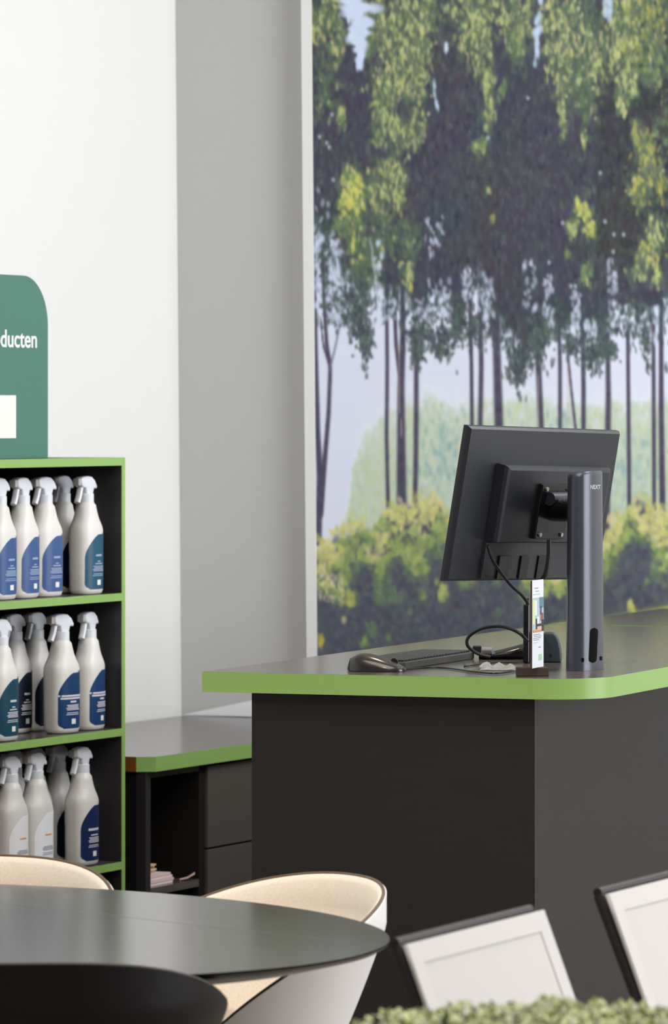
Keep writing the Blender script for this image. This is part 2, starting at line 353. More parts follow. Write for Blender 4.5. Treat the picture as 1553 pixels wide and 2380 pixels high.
for p in ((783, 266), (770, 332), (776, 342), (785, 418), (753, 318), (1150, 320), (1244, 228), (1410, 402), (1420, 515), (1440, 545), (1462, 545), (1438, 585), (1322, 518), (1290, 610), (1340, 665), (1350, 665)):
    stroke(p[0], p[1], 3.5, 5, (196, 208, 224), 0.8)
for x0, x1, y0, y1, n in ((738, 752, 560, 720, 50), (775, 800, 560, 650, 40), (765, 800, 640, 760, 40), (735, 760, 540, 560, 6), (1000, 1050, 500, 600, 24), (1005, 1060, 650, 700, 20), (1085, 1115, 620, 700, 26), (1120, 1160, 650, 740, 40), (880, 900, 560, 760, 40), (905, 930, 700, 740, 12), (1230, 1260, 600, 720, 24), (1270, 1300, 640, 760, 30), (1340, 1362, 680, 770, 30), (1425, 1445, 600, 760, 34), (1370, 1400, 740, 800, 24), (1530, 1540, 720, 800, 12), (735, 790, 440, 560, 10), (975, 1010, 690, 760, 16), (1035, 1060, 690, 740, 14)):
    for k in range(n): stroke(rng.uniform(x0, x1), rng.uniform(y0, y1), rng.uniform(2, 4.5), rng.uniform(4, 10), jit((204, 213, 236), 8), 0.6, rng.randn()*0.2)
for y in range(560, 700, 12): stroke(872+(y-560)*0.12+rng.randn(), y, 2.2, 8, (190, 196, 206), 0.6)
# undergrowth
bt = [(722, 1255), (760, 1270), (780, 1235), (800, 1232), (845, 1215), (870, 1250), (900, 1190), (940, 1170), (965, 1165), (980, 1175), (1015, 1150), (1040, 1180), (1080, 1220), (1400, 1260), (1425, 1225), (1450, 1200), (1490, 1160), (1520, 1180), (1553, 1190), (1730, 1200)]
Bt = line(XX, bt); m = 1/(1+np.exp(-np.clip((YY-Bt-10+(ns-0.5)*50)/6, -30, 30)))
und = np.stack([90+12*(vnoise(40, 40, 8)-0.5), 92+14*(vnoise(50, 50, 9)-0.5), 106+10*(vnoise(60, 60, 10)-0.5)], -1)
IMG = IMG*(1-m[..., None])+und*m[..., None]
vnoise_s = vnoise(34, 34, 12)*0.6+vnoise(70, 60, 13)*0.4
for k in range(9000):
    x = rng.uniform(722, 1722); y = rng.uniform(1140, 1560); b = line(x, bt)
    if y < b-8+rng.randn()*10: continue
    h = (y-b)/(150 if x < 1000 else 120); lit = (1.0 if x < 1000 else .9)-0.85*h+1.6*(vnoise_s[int((y-Y0)/CELL) % NY, int((x-X0)/CELL) % NX]-0.5)
    if lit > 0.62: c = [(206, 202, 132), (198, 194, 124), (182, 190, 122), (212, 206, 156)][rng.randint(4)]
    elif lit > 0.25: c = [(150, 168, 104), (128, 150, 98), (168, 180, 116)][rng.randint(3)]
    elif lit > 0.0: c = [(104, 124, 100), (96, 112, 102), (120, 138, 104)][rng.randint(3)]
    else: c = [(90, 92, 106), (84, 84, 100), (96, 104, 110), (88, 96, 104)][rng.randint(4)]
    stroke(x, y, rng.uniform(3, 7), rng.uniform(5, 11), jit(c, 7), 0.65, rng.randn()*0.5)
for cx_, cy_, rx, ry, c, n in ((1035, 1375, 12, 22, (176, 186, 116), 16), (812, 1395, 16, 16, (176, 178, 104), 16), (850, 1488, 8, 10, (128, 158, 92), 6), (745, 1490, 8, 16, (190, 176, 90), 8), (905, 1480, 5, 6, (120, 150, 96), 3), (800, 1440, 5, 6, (180, 184, 140), 2), (1290, 1375, 40, 20, (168, 180, 110), 20)):
    for k in range(n): stroke(cx_+rng.randn()*rx*.5, cy_+rng.randn()*ry*.5, 5, 8, jit(c, 6), 0.7)
for k in range(60): stroke(rng.uniform(738, 800), rng.uniform(1330, 1400), 3, 5, jit((206, 200, 160), 8), 0.5)
# strip of bright grass
g = 1/(1+np.exp(-np.clip((YY-line(XX, [(722, 1900), (1280, 1462), (1290, 1452), (1400, 1436), (1460, 1428), (1553, 1409), (1730, 1370)]))/3, -30, 30)))
mix(g, (190, 196, 112))
gap([(1467, 1400), (1478, 1428)], (10, 14), 8, (196, 200, 120))
# gentle softening so the print reads as a photograph
for _ in range(1):
    P_ = np.pad(IMG, ((1, 1), (1, 1), (0, 0)), 'edge'); IMG = (P_[1:-1, 1:-1]*4+P_[:-2, 1:-1]+P_[2:, 1:-1]+P_[1:-1, :-2]+P_[1:-1, 2:])/8
MG = 1.16
a = np.clip(IMG/255.0, 0, 1); lin = np.where(a <= 0.04045, a/12.92, ((a+0.055)/1.055)**2.4); lin = lin**1.07*MG; lin = lin/np.maximum(1, lin.max(-1, keepdims=True)/.97)
# canvas plane on the grey wall: first column stands where the frame's inner edge is
FD = 0.045                                                    # depth of the frame off the wall
def on_wall(px, py, off):
    """point on the plane parallel to the grey wall, off metres in front of it"""
    o = CORNER+NM*off; dx = (px-CX)/F
    s = (dx*o.y-o.x)/(UM.x-dx*UM.y); p = o+UM*s
    return Vector((p.x, p.y, H-(py-HY)/F*p.y))
pl = on_wall(737.5, 1500, FD); pt_ = on_wall(737.5+970, 1500, FD)
wdt = (Vector((pt_.x, pt_.y, 0))-Vector((pl.x, pl.y, 0))).length
ztop, zbot = 2.78, 0.62
mur = empty('wall_mural', (pl.x, pl.y, zbot))
tag(mur, 'huge printed photo mural of tall trees in a pale frame on the grey wall', 'mural')
bm_ = bpy.data.meshes.new('print')
gx, gz = 400, 700
ss = np.linspace(0, wdt, gx); zz = np.linspace(ztop, zbot, gz)
SX, SZ = np.meshgrid(ss, zz)
Xw = pl.x+UM.x*SX-LEAN*(SZ-1.0)-LEAN*0.05; Yw = pl.y+UM.y*SX
co = np.stack([Xw-pl.x, Yw-pl.y, SZ-zbot], -1).reshape(-1, 3)
upx = 737.5+SX/wdt*970; upy = HY-(SZ-H)*F/(Yw)
ci = np.clip((upx-X0)/CELL, 0, NX-1.01); cj = np.clip((upy-Y0)/CELL, 0, NY-1.01)
i0 = ci.astype(int); j0 = cj.astype(int); fi = (ci-i0)[..., None]; fj = (cj-j0)[..., None]
colr = (lin[j0, i0]*(1-fi)*(1-fj)+lin[j0, i0+1]*fi*(1-fj)+lin[j0+1, i0]*(1-fi)*fj+lin[j0+1, i0+1]*fi*fj)
idx = np.arange(gx*gz).reshape(gz, gx)
fc = np.stack([idx[:-1, :-1], idx[1:, :-1], idx[1:, 1:], idx[:-1, 1:]], -1).reshape(-1, 4)
bm_.vertices.add(gx*gz); bm_.vertices.foreach_set('co', co.ravel())
bm_.loops.add(fc.size); bm_.loops.foreach_set('vertex_index', fc.ravel())
bm_.polygons.add(len(fc)); bm_.polygons.foreach_set('loop_start', np.arange(0, fc.size, 4))
bm_.update(calc_edges=True); bm_.validate()
ca = bm_.color_attributes.new('ink', 'FLOAT_COLOR', 'POINT')
ca.data.foreach_set('color', np.concatenate([colr.reshape(-1, 3), np.ones((gx*gz, 1))], 1).astype(np.float32).ravel())
M_ink = bpy.data.materials.new('printed_canvas'); M_ink.use_nodes = True; nt = M_ink.node_tree
at_n = nt.nodes.new('ShaderNodeAttribute'); at_n.attribute_name = 'ink'
nt.links.new(at_n.outputs['Color'], nt.nodes['Principled BSDF'].inputs['Base Color'])
nt.nodes['Principled BSDF'].inputs['Roughness'].default_value = 0.75; nt.nodes['Principled BSDF'].inputs['Specular IOR Level'].default_value = 0.25
bm_.materials.append(M_ink)
pr = bpy.data.objects.new('print', bm_); COL.objects.link(pr); pr.parent = mur
# frame: deep box behind the print with a pale edge showing on the left
M_trim = mat('pale_frame_paint', (232, 232, 231), 0.7, 0.3)
fr = nb()
for (s0, s1, z0, z1, o0, o1) in ((-0.029, -0.0005, zbot-0.03, ztop+0.03, 0.001, FD+0.006), (-0.029, wdt+0.03, zbot-0.03, zbot-0.0005, 0.001, FD+0.006), (-0.029, wdt+0.03, ztop+0.0005, ztop+0.03, 0.001, FD+0.006), (wdt+0.0005, wdt+0.03, zbot-0.03, ztop+0.03, 0.001, FD+0.006), (0, wdt, zbot, ztop, 0.001, FD-0.004)):
    vs = []
    for o_ in (o0, o1):
        for s_ in (s0, s1):
            for z_ in (z0, z1):
                q = Vector((pl.x, pl.y, 0))+UM*s_+NM*(o_-FD)
                vs.append(fr.verts.new((q.x-LEAN*(z_-1.0)-pl.x-LEAN*.05, q.y-pl.y, z_-zbot)))
    for f in ((0, 1, 3, 2), (4, 5, 7, 6), (0, 1, 5, 4), (2, 3, 7, 6), (0, 2, 6, 4), (1, 3, 7, 5)): fr.faces.new([vs[i] for i in f])
link('frame', fr, M_trim, mur)

# ------------------------------------------------------------------ shelf unit (local x = along the wall away from camera, y = into the room)
R = at(290.5, 11.25, 0)                                       # right front corner on the floor
def shl(s, t, z=0): return R-UA*s-NA*t+Vector((0, 0, z))      # s left along the front, t back
SW, SD = 1.18, 0.42
O_sh = shl(SW, SD)
sh = empty('shelf_unit', O_sh, YA)                            # local: x 0..SW along UA, y 0..-SD toward the room
tag(sh, 'open black shelf unit with lime green front edges full of spray bottles', 'shelf')
def lb(x0, x1, t0, t1, z0, z1, bm=None, bev=0.0):             # t measured back from the front edge
    return add_box(bm or nb(), (x0, -(SD-t0), z0), (x1, -(SD-t1), z1), bev)
levels = [1.4225, 1.1015, 0.7805, 0.4640, 0.1500]
link('side_panel', lb(SW-0.016, SW, 0.0012, SD, 0, 1.4415), M_black, sh); link('side_panel', lb(0, 0.016, 0.0012, SD, 0, 1.4415), M_black, sh)
link('back_panel', lb(0.016, SW-0.016, SD-0.008, SD, 0.05, 1.4225), M_black, sh)
for i, z in enumerate(levels):
    th = 0.019
    if i == 0: p = link('top_board', lb(0.016, SW-0.016, 0.0012, SD-0.008, z, z+th), M_black, sh); q = link('edge_band', lb(0, SW, -0.0005, 0.0012, z, z+th+0.0002), M_green, p)
    else: p = link('shelf_board', lb(0.016, SW-0.016, 0.0012, SD-0.008, z, z+th-0.001), M_lam, sh); q = link('edge_band', lb(0.016, SW-0.016, -0.0005, 0.0012, z, z+th-0.001), M_green, p)
for x0, x1 in ((SW-0.016, SW), (0, 0.016)): 
    link('edge_band', lb(x0, x1, -0.0005, 0.0012, 0.0, 1.4225), M_green, sh)

# ------------------------------------------------------------------ sign on the shelf unit
sg = shl(0, 0.10)
# right edge of the board at column 101
def s_for(px, t, s0=0.0, s1=2.0):
    for _ in range(60):
        m_ = (s0+s1)/2; p = shl(m_, t)
        if CX+F*p.x/p.y > px: s0 = m_
        else: s1 = m_
    return (s0+s1)/2
st = 0.10; s_r = s_for(101, st); zt = 1.4417
zs = H-(641-HY)/F*shl(s_r+0.1, st).y
sw_, rad = 0.62, 0.115
sign = empty('shelf_sign', shl(s_r, st, zt), YA)              # local x negative = toward the left end
tag(sign, 'sea green sign board with rounded corners standing on top of the shelf', 'sign')
hh = zs-zt; pts = [(-sw_, 0), (0, 0)]
for k in range(13): a_ = k/12*math.pi/2; pts.append((-rad+rad*math.cos(a_), hh-rad+rad*math.sin(a_)))
for k in range(13): a_ = math.pi/2+k/12*math.pi/2; pts.append((-sw_+rad+rad*math.cos(a_), hh-rad+rad*math.sin(a_)))
RX = Matrix(((1, 0, 0, 0), (0, 0, 1, 0), (0, 1, 0, 0), (0, 0, 0, 1)))
link('board', add_prism(nb(), pts, -0.012, 0, M=RX), M_sign, sign)
tb = text_bm('producten', 0.056, 0.001)
tb.transform(Matrix.Translation((0, -0.0125, 0)) @ Matrix.Rotation(math.pi/2, 4, 'X'))
px_t = s_for(76, st+0.0)-s_r
zb = H-(808-HY)/F*shl(s_r+0.05, st).y-zt
tb.transform(Matrix.Diagonal((1.13, 1, 1.02, 1))); tb.transform(Matrix.Translation((-px_t, 0, zb)))
M_let = mat('white_lettering', (238, 242, 240), 0.5, 0.3)
link('lettering', tb, M_let, sign)
z1_, z0_ = [H-(y_-HY)/F*shl(s_r+0.1, st).y-zt for y_ in (919, 1018)]
p25 = s_for(25.5, st)-s_r
link('picture_panel', add_box(nb(), (-p25-0.16, -0.0135, z0_), (-p25, -0.012, z1_)), mat('cream_card', (236, 230, 222), 0.6, 0.3), sign)

# ------------------------------------------------------------------ spray bottles
E_ = 2.5
PROF = [(0.0, .040, .026), (0.003, .046, .031), (0.012, .0485, .0335), (0.06, .0490, .034), (0.11, .0490, .034), (.140, .0490, .0340), (.152, .0482, .0335), (.160, .0455, .0325), (.168, .0405, .0305), (.176, .0355, .0285), (.187, .0312, .0262), (.200, .0275, .0242), (.210, .0245, .0230), (.2135, .0205, .0200), (.222, .0165, .0165)]
def prof(z):
    for (z0, a0, b0), (z1, a1, b1) in zip(PROF, PROF[1:]):
        if z <= z1: t_ = (z-z0)/(z1-z0); return a0+(a1-a0)*t_, b0+(b1-b0)*t_
    return PROF[-1][1:]
def surf(x, z, off=0.0006):
    a_, b_ = prof(z); e = E_-(0.5*max(0, min(1, (z-.15)/.06)))
    q = min(0.999, abs(x)/(a_)); return b_*(1-q**e)**(1/e)+off
def patch(bm, xl, xr, z0, z1, off, nz=14, nx=10, sgn=1):
    """patch lying on the bottle's broad face; xl, xr are functions of z"""
    rows = []
    for j in range(nz+1):
        z = z0+(z1-z0)*j/nz; l, r = xl(z), xr(z)
        rows.append([bm.verts.new((l+(r-l)*i/nx, sgn*surf(l+(r-l)*i/nx, z, off), z)) for i in range(nx+1)])
    for A, B_ in zip(rows, rows[1:]):
        for i in range(nx): bm.faces.new((A[i], A[i+1], B_[i+1], B_[i]))
    return bm
def bottle(kind):
    r = empty('spray_bottle', (0, 0, 0))
    rings = []
    for (z, a_, b_) in PROF: rings.append(sring(a_, b_, E_-(0.5*max(0, min(1, (z-.15)/.06))), z, 40))
    link('body', add_loft(nb(), rings), M_white, r, True, 60)
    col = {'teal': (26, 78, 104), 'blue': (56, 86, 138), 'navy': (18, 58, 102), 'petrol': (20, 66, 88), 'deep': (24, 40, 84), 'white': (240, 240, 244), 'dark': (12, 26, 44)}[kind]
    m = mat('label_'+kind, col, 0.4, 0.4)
    zl0, zl1 = .012, .146
    def xl(z):
        if z < .026: return -.043+0.012*(1-math.sqrt(max(0, 1-((.026-z)/.014)**2)))
        if z < .085: return -.043
        t_ = (z-.085)/(zl1-.085); return -.043+.067*(1-math.sqrt(max(0, 1-t_**2)))
    def xr(z):
        if z < .026: return .040-0.012*(1-math.sqrt(max(0, 1-((.026-z)/.014)**2)))
        return .040
    for sg_ in ((1, -1) if kind != 'white' else (1, -1)):
        # front faces the room (local -y), the other side the back of the shelf
        lab = link('label', patch(nb(), xl, xr, zl0, zl1, .0006, 22, 14, -sg_), m, r, True)
        if sg_ == 1:
            b2 = nb()
            bars = [(.094, .0035, -.012, .012), (.079, .002, -.006, .006), (.0735, .002, -.014, .014), (.067, .0015, -.02, .02), (.0635, .0015, -.018, .018), (.060, .0015, -.022, .02), (.0565, .0015, -.02, .022), (.049, .0012, -.02, .018), (.045, .0012, -.022, .02)]
            if kind in ('navy',): bars = [(.090, .003, -.038, .038), (.084, .003, -.034, .036), (.076, .003, -.010, .010)]+bars[3:]
            if kind == 'deep': bars = [(.088, .004, -.022, .018)]+bars[2:]
            for (z, h_, a_, b_) in (bars if kind != 'white' else bars[4:]):
                patch(b2, (lambda z_, a_=a_: a_*1.15), (lambda z_, b_=b_: b_*1.15), z-h_*1.35, z, .0010, 1, 10, -1)
            link('label_print', b2, M_print2 if kind in ('blue', 'teal') else (M_print if kind != 'white' else mat('grey_label_print', (150, 152, 168), .5, .3)), lab)
            b3 = nb(); patch(b3, lambda z_: -.007, lambda z_: .009, .022, .034, .0010, 2, 4, -1)
            if kind == 'white': b3.free(); b3 = nb(); patch(b3, lambda z_: -.016, lambda z_: .014, .088, .0915, .0010, 1, 6, -1); link('label_print', b3, mat('orange_label_print', (228, 160, 96), .5, .3), lab)
            else: link('label_print', b3, mat('white_label_box', (225, 222, 220), .5, .3), lab)
    link('collar', add_loft(nb(), [sring(.0185, .0185, 2, z, 28) for z in (.214, .2145, .233, .236)]+[sring(.016, .016, 2, .238, 28)]), M_spray, r, True, 30)
    # sprayer head: side profile in x/z, nozzle toward -x
    pr_ = [(-.030, .252), (-.038, .256), (-.040, .272), (-.030, .2765), (-.005, .2785), (.012, .2765), (.026, .268), (.036, .254), (.034, .248), (.021, .249), (.016, .236), (-.015, .236), (-.018, .250)]
    hb = add_prism(nb(), pr_, -.0115, .0115, bev=.004, seg=3, M=RX)
    link('sprayer_head', hb, M_spray, r, True, 50)
    link('nozzle', add_box(nb(), (-.050, -.0085, .256), (-.0385, .0085, .273), .002), mat('grey_nozzle', (176, 172, 170), .5, .4), r)
    tr = nb(); add_tube(tr, catmull([(-.026, 0, .256), (-.031, 0, .243), (-.036, 0, .230), (-.044, 0, .216)], 5), [.0062]*16, 8)
    for v in tr.verts: v.co.y *= 1.3
    link('trigger', tr, M_spray, r, True)
    return r
protos = {}
def place_bottle(px, t, level, kind, label, group=None, rz=0.0):
    s = s_for(px, t); p = shl(s, t, levels[level]+0.018+0.0006)
    if kind not in protos: o = protos[kind] = bottle(kind)
    else: o = copy_tree(protos[kind])
    o.location = p; o.rotation_euler = (0, 0, YA+rz)
    tag(o, label, 'spray bottle', 'spray bottles on the black and green shelf')
G_ = None
place_bottle(200, .045, 1, 'teal', 'white spray bottle with teal label, alone at right end of the top row')
place_bottle(104, .062, 1, 'blue', 'white spray bottle with mid blue label, right of the three touching on the top row', rz=-.06)
place_bottle(51, .062, 1, 'blue', 'white spray bottle with mid blue label, second from the left on the top row', rz=.05)
place_bottle(-3, .062, 1, 'blue', 'white spray bottle with mid blue label, cut by left edge on the top row')
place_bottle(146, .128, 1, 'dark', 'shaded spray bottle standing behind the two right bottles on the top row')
place_bottle(1, .045, 2, 'petrol', 'white spray bottle with dark petrol label, leftmost on the middle row')
place_bottle(143, .050, 2, 'navy', 'white spray bottle with striped navy label, second from right on the middle row', rz=-.12)
place_bottle(206, .050, 2, 'navy', 'white spray bottle with striped navy label, rightmost on the middle row', rz=.1)
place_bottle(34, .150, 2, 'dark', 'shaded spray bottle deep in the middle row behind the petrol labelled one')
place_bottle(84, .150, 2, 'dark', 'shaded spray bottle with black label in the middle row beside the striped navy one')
place_bottle(24, .05, 3, 'white', 'spray bottle with white label and orange line, leftmost on the lower row')
place_bottle(83, .05, 3, 'white', 'spray bottle with white label and orange line, second from left on the lower row')
place_bottle(190, .046, 3, 'deep', 'white spray bottle with deep blue label, rightmost on the lower row')
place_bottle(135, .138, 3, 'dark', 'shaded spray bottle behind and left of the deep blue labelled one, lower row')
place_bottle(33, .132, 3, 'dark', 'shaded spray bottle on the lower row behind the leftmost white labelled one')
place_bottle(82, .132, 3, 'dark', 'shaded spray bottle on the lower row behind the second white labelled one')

# ------------------------------------------------------------------ low cabinet along the left wall
K = at_z(351, 1760.6, 0.72)                                   # front left corner of the worktop
Kf = Vector((K.x, K.y, 0)); nd = (Kf-CORNER).dot(NA); lw = (CORNER-Kf).dot(UA)-0.03
cab = empty('low_cabinet', Kf-NA*(nd-0.02), YA)               # local x along the wall, y = -t toward the room; front at y=-(nd-.02)
tag(cab, 'low dark cabinet with open niche and drawers against the white wall', 'cabinet')
DD = nd-0.02
def kb(x0, x1, t0, t1, z0, z1, bev=0.0, bm=None): return add_box(bm or nb(), (x0, -(DD-t0), z0), (x1, -(DD-t1), z1), bev)
zw = 0.72-0.036
link('side_panel', kb(0.012, 0.030, .045, DD, 0.0, zw), M_niche, cab)
fp = link('front_stile', kb(0.010, 0.036, .020, .045, 0.0, zw), M_black, cab)
link('divider', kb(.305, .335, .028, DD, 0.0, zw), M_niche, cab)
link('niche_top', kb(0.036, .305, .028, DD, zw-.018, zw), M_black, cab)
link('niche_floor', kb(0.030, .305, .028, DD, .382, .400), M_lam, cab)
link('back_panel', kb(0.030, .305, DD-.01, DD, 0.0, zw-.018), M_niche, cab)
link('carcass', kb(.335, lw-.02, .045, DD, 0.06, zw-.002), M_niche, cab)
for (z0, z1) in ((.474, zw-.008), (.26, .469), (.07, .255)):
    for x0 in (.338, .800): link('drawer', kb(x0, x0+.458, .020, .0445, z0, z1, .0015), mat('drawer_front', (78, 72, 68), .45, .45), cab)
link('plinth', kb(.30, lw-.02, .06, .08, 0, .06), M_niche, cab)
ch = 0.04
wt = empty('cabinet_worktop', Kf-NA*(nd-0.02), YA)
tag(wt, 'dark worktop with lime green front edge lying on the low cabinet', 'worktop')
yF = -DD
poly = [(0, yF+ch), (ch*0.62, yF), (lw, yF), (lw, 0), (0, 0)]
# chamfered corner: the first corner is cut
link('board', add_prism(nb(), [(0.0006, yF+ch), (ch*0.62+.0003, yF+.0006), (lw, yF+.0006), (lw, 0), (0.0006, 0)], zw, 0.72), M_lam, wt)
link('edge_band', add_prism(nb(), [(ch*.62, yF), (lw, yF), (lw, yF+.0006), (ch*.62, yF+.0006)], zw+.0001, 0.72), M_green, wt)
link('edge_band', add_prism(nb(), [(0, yF+ch), (ch*.62, yF), (ch*.62+.0003, yF+.0006), (.0006, yF+ch)], zw+.0001, 0.72), M_green, wt)
tag(link('board_end', add_prism(nb(), [(0, yF+ch), (.0006, yF+ch), (.0006, 0), (0, 0)], zw+.0001, 0.7195), M_brown, wt), 'orange brown raw board end')
pw_ = [on_wall(424, 1661, .03), on_wall(640, 1617, .03), on_wall(640, 1668, .03)]  # streak of light on the wall base, shaped as a thin white wedge
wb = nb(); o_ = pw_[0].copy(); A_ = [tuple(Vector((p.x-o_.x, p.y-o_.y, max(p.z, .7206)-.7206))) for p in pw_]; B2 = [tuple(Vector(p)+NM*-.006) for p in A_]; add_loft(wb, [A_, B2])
ws = link('light_streak_wedge', wb, mat('light_streak_white', (240, 243, 247), .5, .3)); ws.location = (o_.x, o_.y, .7206); tag(ws, 'thin white wedge modelling the streak of light at the foot of the grey wall', 'board')
# papers in the niche
def kpt(x, t, z): return Kf-NA*0+UA*x-NA*t+Vector((0, 0, z))
for i, (x, t, z, w_, l_, h_, rz, c, lbl) in enumerate(((.128, .17, .4005, .15, .24, .026, .02, (236, 214, 214), 'pinkish white paper stack at the bottom of the dark cabinet niche'),
        (.112, .20, .4268, .13, .24, .022, -.05, (226, 200, 160), 'tan booklets lying on the pinkish paper stack in the niche'),
        (.092, .24, .4500, .10, .22, .020, .05, (190, 164, 134), 'brown folder lying on top of the tan booklets in the niche'))):
    o = empty('paper_stack', kpt(x, t, z), YA+rz); tag(o, lbl, 'papers', 'papers stacked in the cabinet niche')
    n_ = 4
    for k in range(n_):
        j = (random.uniform(-.006, .006), random.uniform(-.006, .006))
        link('sheet', add_box(nb(), (-w_/2+j[0], -l_/2+j[1], h_*k/n_), (w_/2+j[0], l_/2+j[1], h_*(k+0.85)/n_)), mat('paper_%d_%d' % (i, k % 2), tuple(v-14*(k % 2) for v in c), .8, .2), o)

nt_ = at_z(434, 2049, .40); b = nb(); gv = []
for i, (x, y, z) in enumerate(((-.018, -.01, .002), (0, -.012, .006), (.018, -.008, .016), (.018, .012, .018), (0, .01, .007), (-.018, .012, .002))): gv.append(b.verts.new((x, y, z)))
b.faces.new((gv[0], gv[1], gv[4], gv[5])); b.faces.new((gv[1], gv[2], gv[3], gv[4]))
fl = link('folded_note', b, mat('pink_note', (236, 196, 186), .8, .2)); fl.modifiers.new('s', 'SOLIDIFY').thickness = .002
fl.location = (nt_.x, nt_.y+.03, .4012); tag(fl, 'small folded pale pink note on the cabinet niche floor, right of the papers', 'note')
# ------------------------------------------------------------------ reception counter
ZC, TC = 1.03, 0.0405
C0 = at_z(470, 1561, ZC); C0 = Vector((C0.x, C0.y, 0))
ct = empty('reception_counter', C0, YB)                       # local x along UB (away), local y = -NB -> room side is negative y
tag(ct, 'tall dark reception counter body beneath the green edged top', 'counter')
Wc, rc, Lc = 0.822, 0.127, 3.22
JS = 2.24
def cpt(s, n, z): return C0+UB*s+NB*n+Vector((0, 0, z))
zu = ZC-TC
body_n0 = 0.107; body_s0 = .035
# where column 1243 cuts the front face of the body
def n_for(px, s):
    a_, b_ = 0.0, 1.5
    for _ in range(50):
        m_ = (a_+b_)/2; p = cpt(s, m_, 0)
        if CX+F*p.x/p.y < px: a_ = m_
        else: b_ = m_
    return (a_+b_)/2
bn0, bn1 = n_for(585, body_s0), n_for(1243.5, body_s0)
link('front_panel', add_box(nb(), (body_s0, -bn1, 0.0), (body_s0+.02, -bn0, zu-.0006), .0008), M_lamv, ct)
link('side_panel', add_box(nb(), (body_s0+.0205, -bn1, 0.0), (Lc-.05, -bn1+.02, zu-.0006), .0008), M_lamv, ct)
link('inner_panel', add_box(nb(), (body_s0+.0205, -bn0-.02, 0.0), (Lc-.05, -bn0, zu-.0006), .0008), M_lamv, ct)
def top_piece(name, label, s0, s1, rounded, z1, group):
    o = empty(name, C0, YB); tag(o, label, 'worktop', group)
    def outline(ins):
        P = [(s0+ins, -ins), (s1, -ins), (s1, -Wc+ins)]
        if rounded:
            r_ = rc-ins
            for k in range(25): a_ = -math.pi/2-k/24*math.pi/2; P.append((s0+rc+r_*math.cos(a_), -Wc+rc+r_*math.sin(a_)))
        else: P.append((s0+ins, -Wc+ins))
        return P
    link('board', add_prism(nb(), outline(.001), zu, z1), M_lam, o)
    b = nb(); A, B_ = outline(0), outline(.001); n = len(A)
    va = [[b.verts.new((*p, z)) for p in P] for P in (A, B_) for z in (zu-.0001, z1-.0002)]
    for i in range(n):
        if i == 1 and not rounded: pass
        j = (i+1) % n
        b.faces.new((va[0][i], va[0][j], va[1][j], va[1][i])); b.faces.new((va[1][i], va[1][j], va[3][j], va[3][i])); b.faces.new((va[0][i], va[0][j], va[2][j], va[2][i]))
    link('edge_band', b, M_green, o, True, 30)
    return o
top_piece('counter_top', 'dark counter top with lime green edge and rounded front corner under the monitor', 0, JS-.001, True, ZC, None)
top_piece('counter_top', 'rear section of dark counter top behind the monitor, touching the mural', JS+.001, Lc, False, ZC+.0014, None)

# ------------------------------------------------------------------ things on the counter
def local_rot(W): return math.atan2(W.y, W.x)
# monitor
Wm = Vector((0.585, 0.811, 0)).normalized(); Hm = Vector((Wm.y, -Wm.x, 0))
col_p = at_z(1360, 1556, ZC); col_p.z = ZC
mon = empty('monitor', (col_p.x, col_p.y, ZC+.0002), local_rot(Wm))    # local x along screen width, -y = back side facing the camera
tag(mon, 'black flat monitor seen from behind on a tall oval column stand', 'monitor')
# screen: top left corner at (1094, 990), tilt 12 degrees
tilt = math.radians(9.8); roll = math.radians(1.3)
mw, mh, mt = .566, .316, .018
TLd = 9.42
TL = at(1094, TLd, 0); TL.z = H-(990-HY)/F*TLd
# the screen's own frame: origin top left back corner, x width, z up (tilted toward -y at top), y thickness
loc = mon.matrix_basis.inverted() if False else Matrix.Translation(mon.location) @ Matrix.Rotation(local_rot(Wm), 4, 'Z')
TLl = loc.inverted() @ TL
MS = Matrix.Translation(TLl) @ Matrix.Rotation(tilt, 4, 'X') @ Matrix.Rotation(roll, 4, 'Y')
# in screen frame: x 0..mw, z 0..-mh, y 0 (back, camera side) .. mt (screen side)
def mbx(x0, x1, y0, y1, z0, z1, bev=.002, bm=None): return add_box(bm or nb(), (x0, y0, z0), (x1, y1, z1), bev, 2, MS)
ring = lambda i, y: [(i, y, -i), (mw-i, y, -i), (mw-i, y, -mh+i), (i, y, -mh+i)]
sb = nb(); add_loft(sb, [ring(.006, 0), ring(.001, .006), ring(0, .010), ring(0, mt-.002), ring(.002, mt)]); sb.transform(MS)
link('housing', sb, M_plas, mon, True, 20)
link('screen', mbx(.012, mw-.012, mt-.0005, mt+.0008, -mh+.014, -.012, 0), M_gloss, mon)
bx = nb(); b0 = (.115, -.073, mw-.06, -.232)
def rr(i, y): return [(b0[0]+i, y, b0[1]-i), (b0[2]-i, y, b0[1]-i), (b0[2]-i, y, b0[3]+i*.3), (b0[0]+i, y, b0[3]+i*.3)]
add_loft(bx, [rr(0, .001), rr(.001, -.020), rr(.004, -.027), rr(.010, -.030)]); bx.transform(MS)
hsg = link('electronics_housing', bx, M_plas, mon, True, 20)
link('vesa_plate', mbx(.235, .345, -.040, -.0295, -.222, -.108, .002), M_gloss, mon)
for p in ((.250, -.118), (.330, -.118), (.250, -.212), (.330, -.212)): kn = nb(); add_tube(kn, [MS @ Vector((p[0], -.0398, p[1])), MS @ Vector((p[0], -.044, p[1]))], .0045, 10); link('screw', kn, mat('screw_steel', (170, 165, 160), .35, .5, metal=.9), mon, True)
# port recess, lower back
link('port_bay', mbx(.115, mw-.07, -.006, .001, -.310, -.2345, .001), mat('port_bay_plastic', (40, 43, 50), .4, .5), mon)
for (x0, x1) in ((.165, .205), (.245, .275), (.31, .355)): link('port', mbx(x0, x1, -.010, -.0055, -.310, -.262, .001), M_gloss, mon)
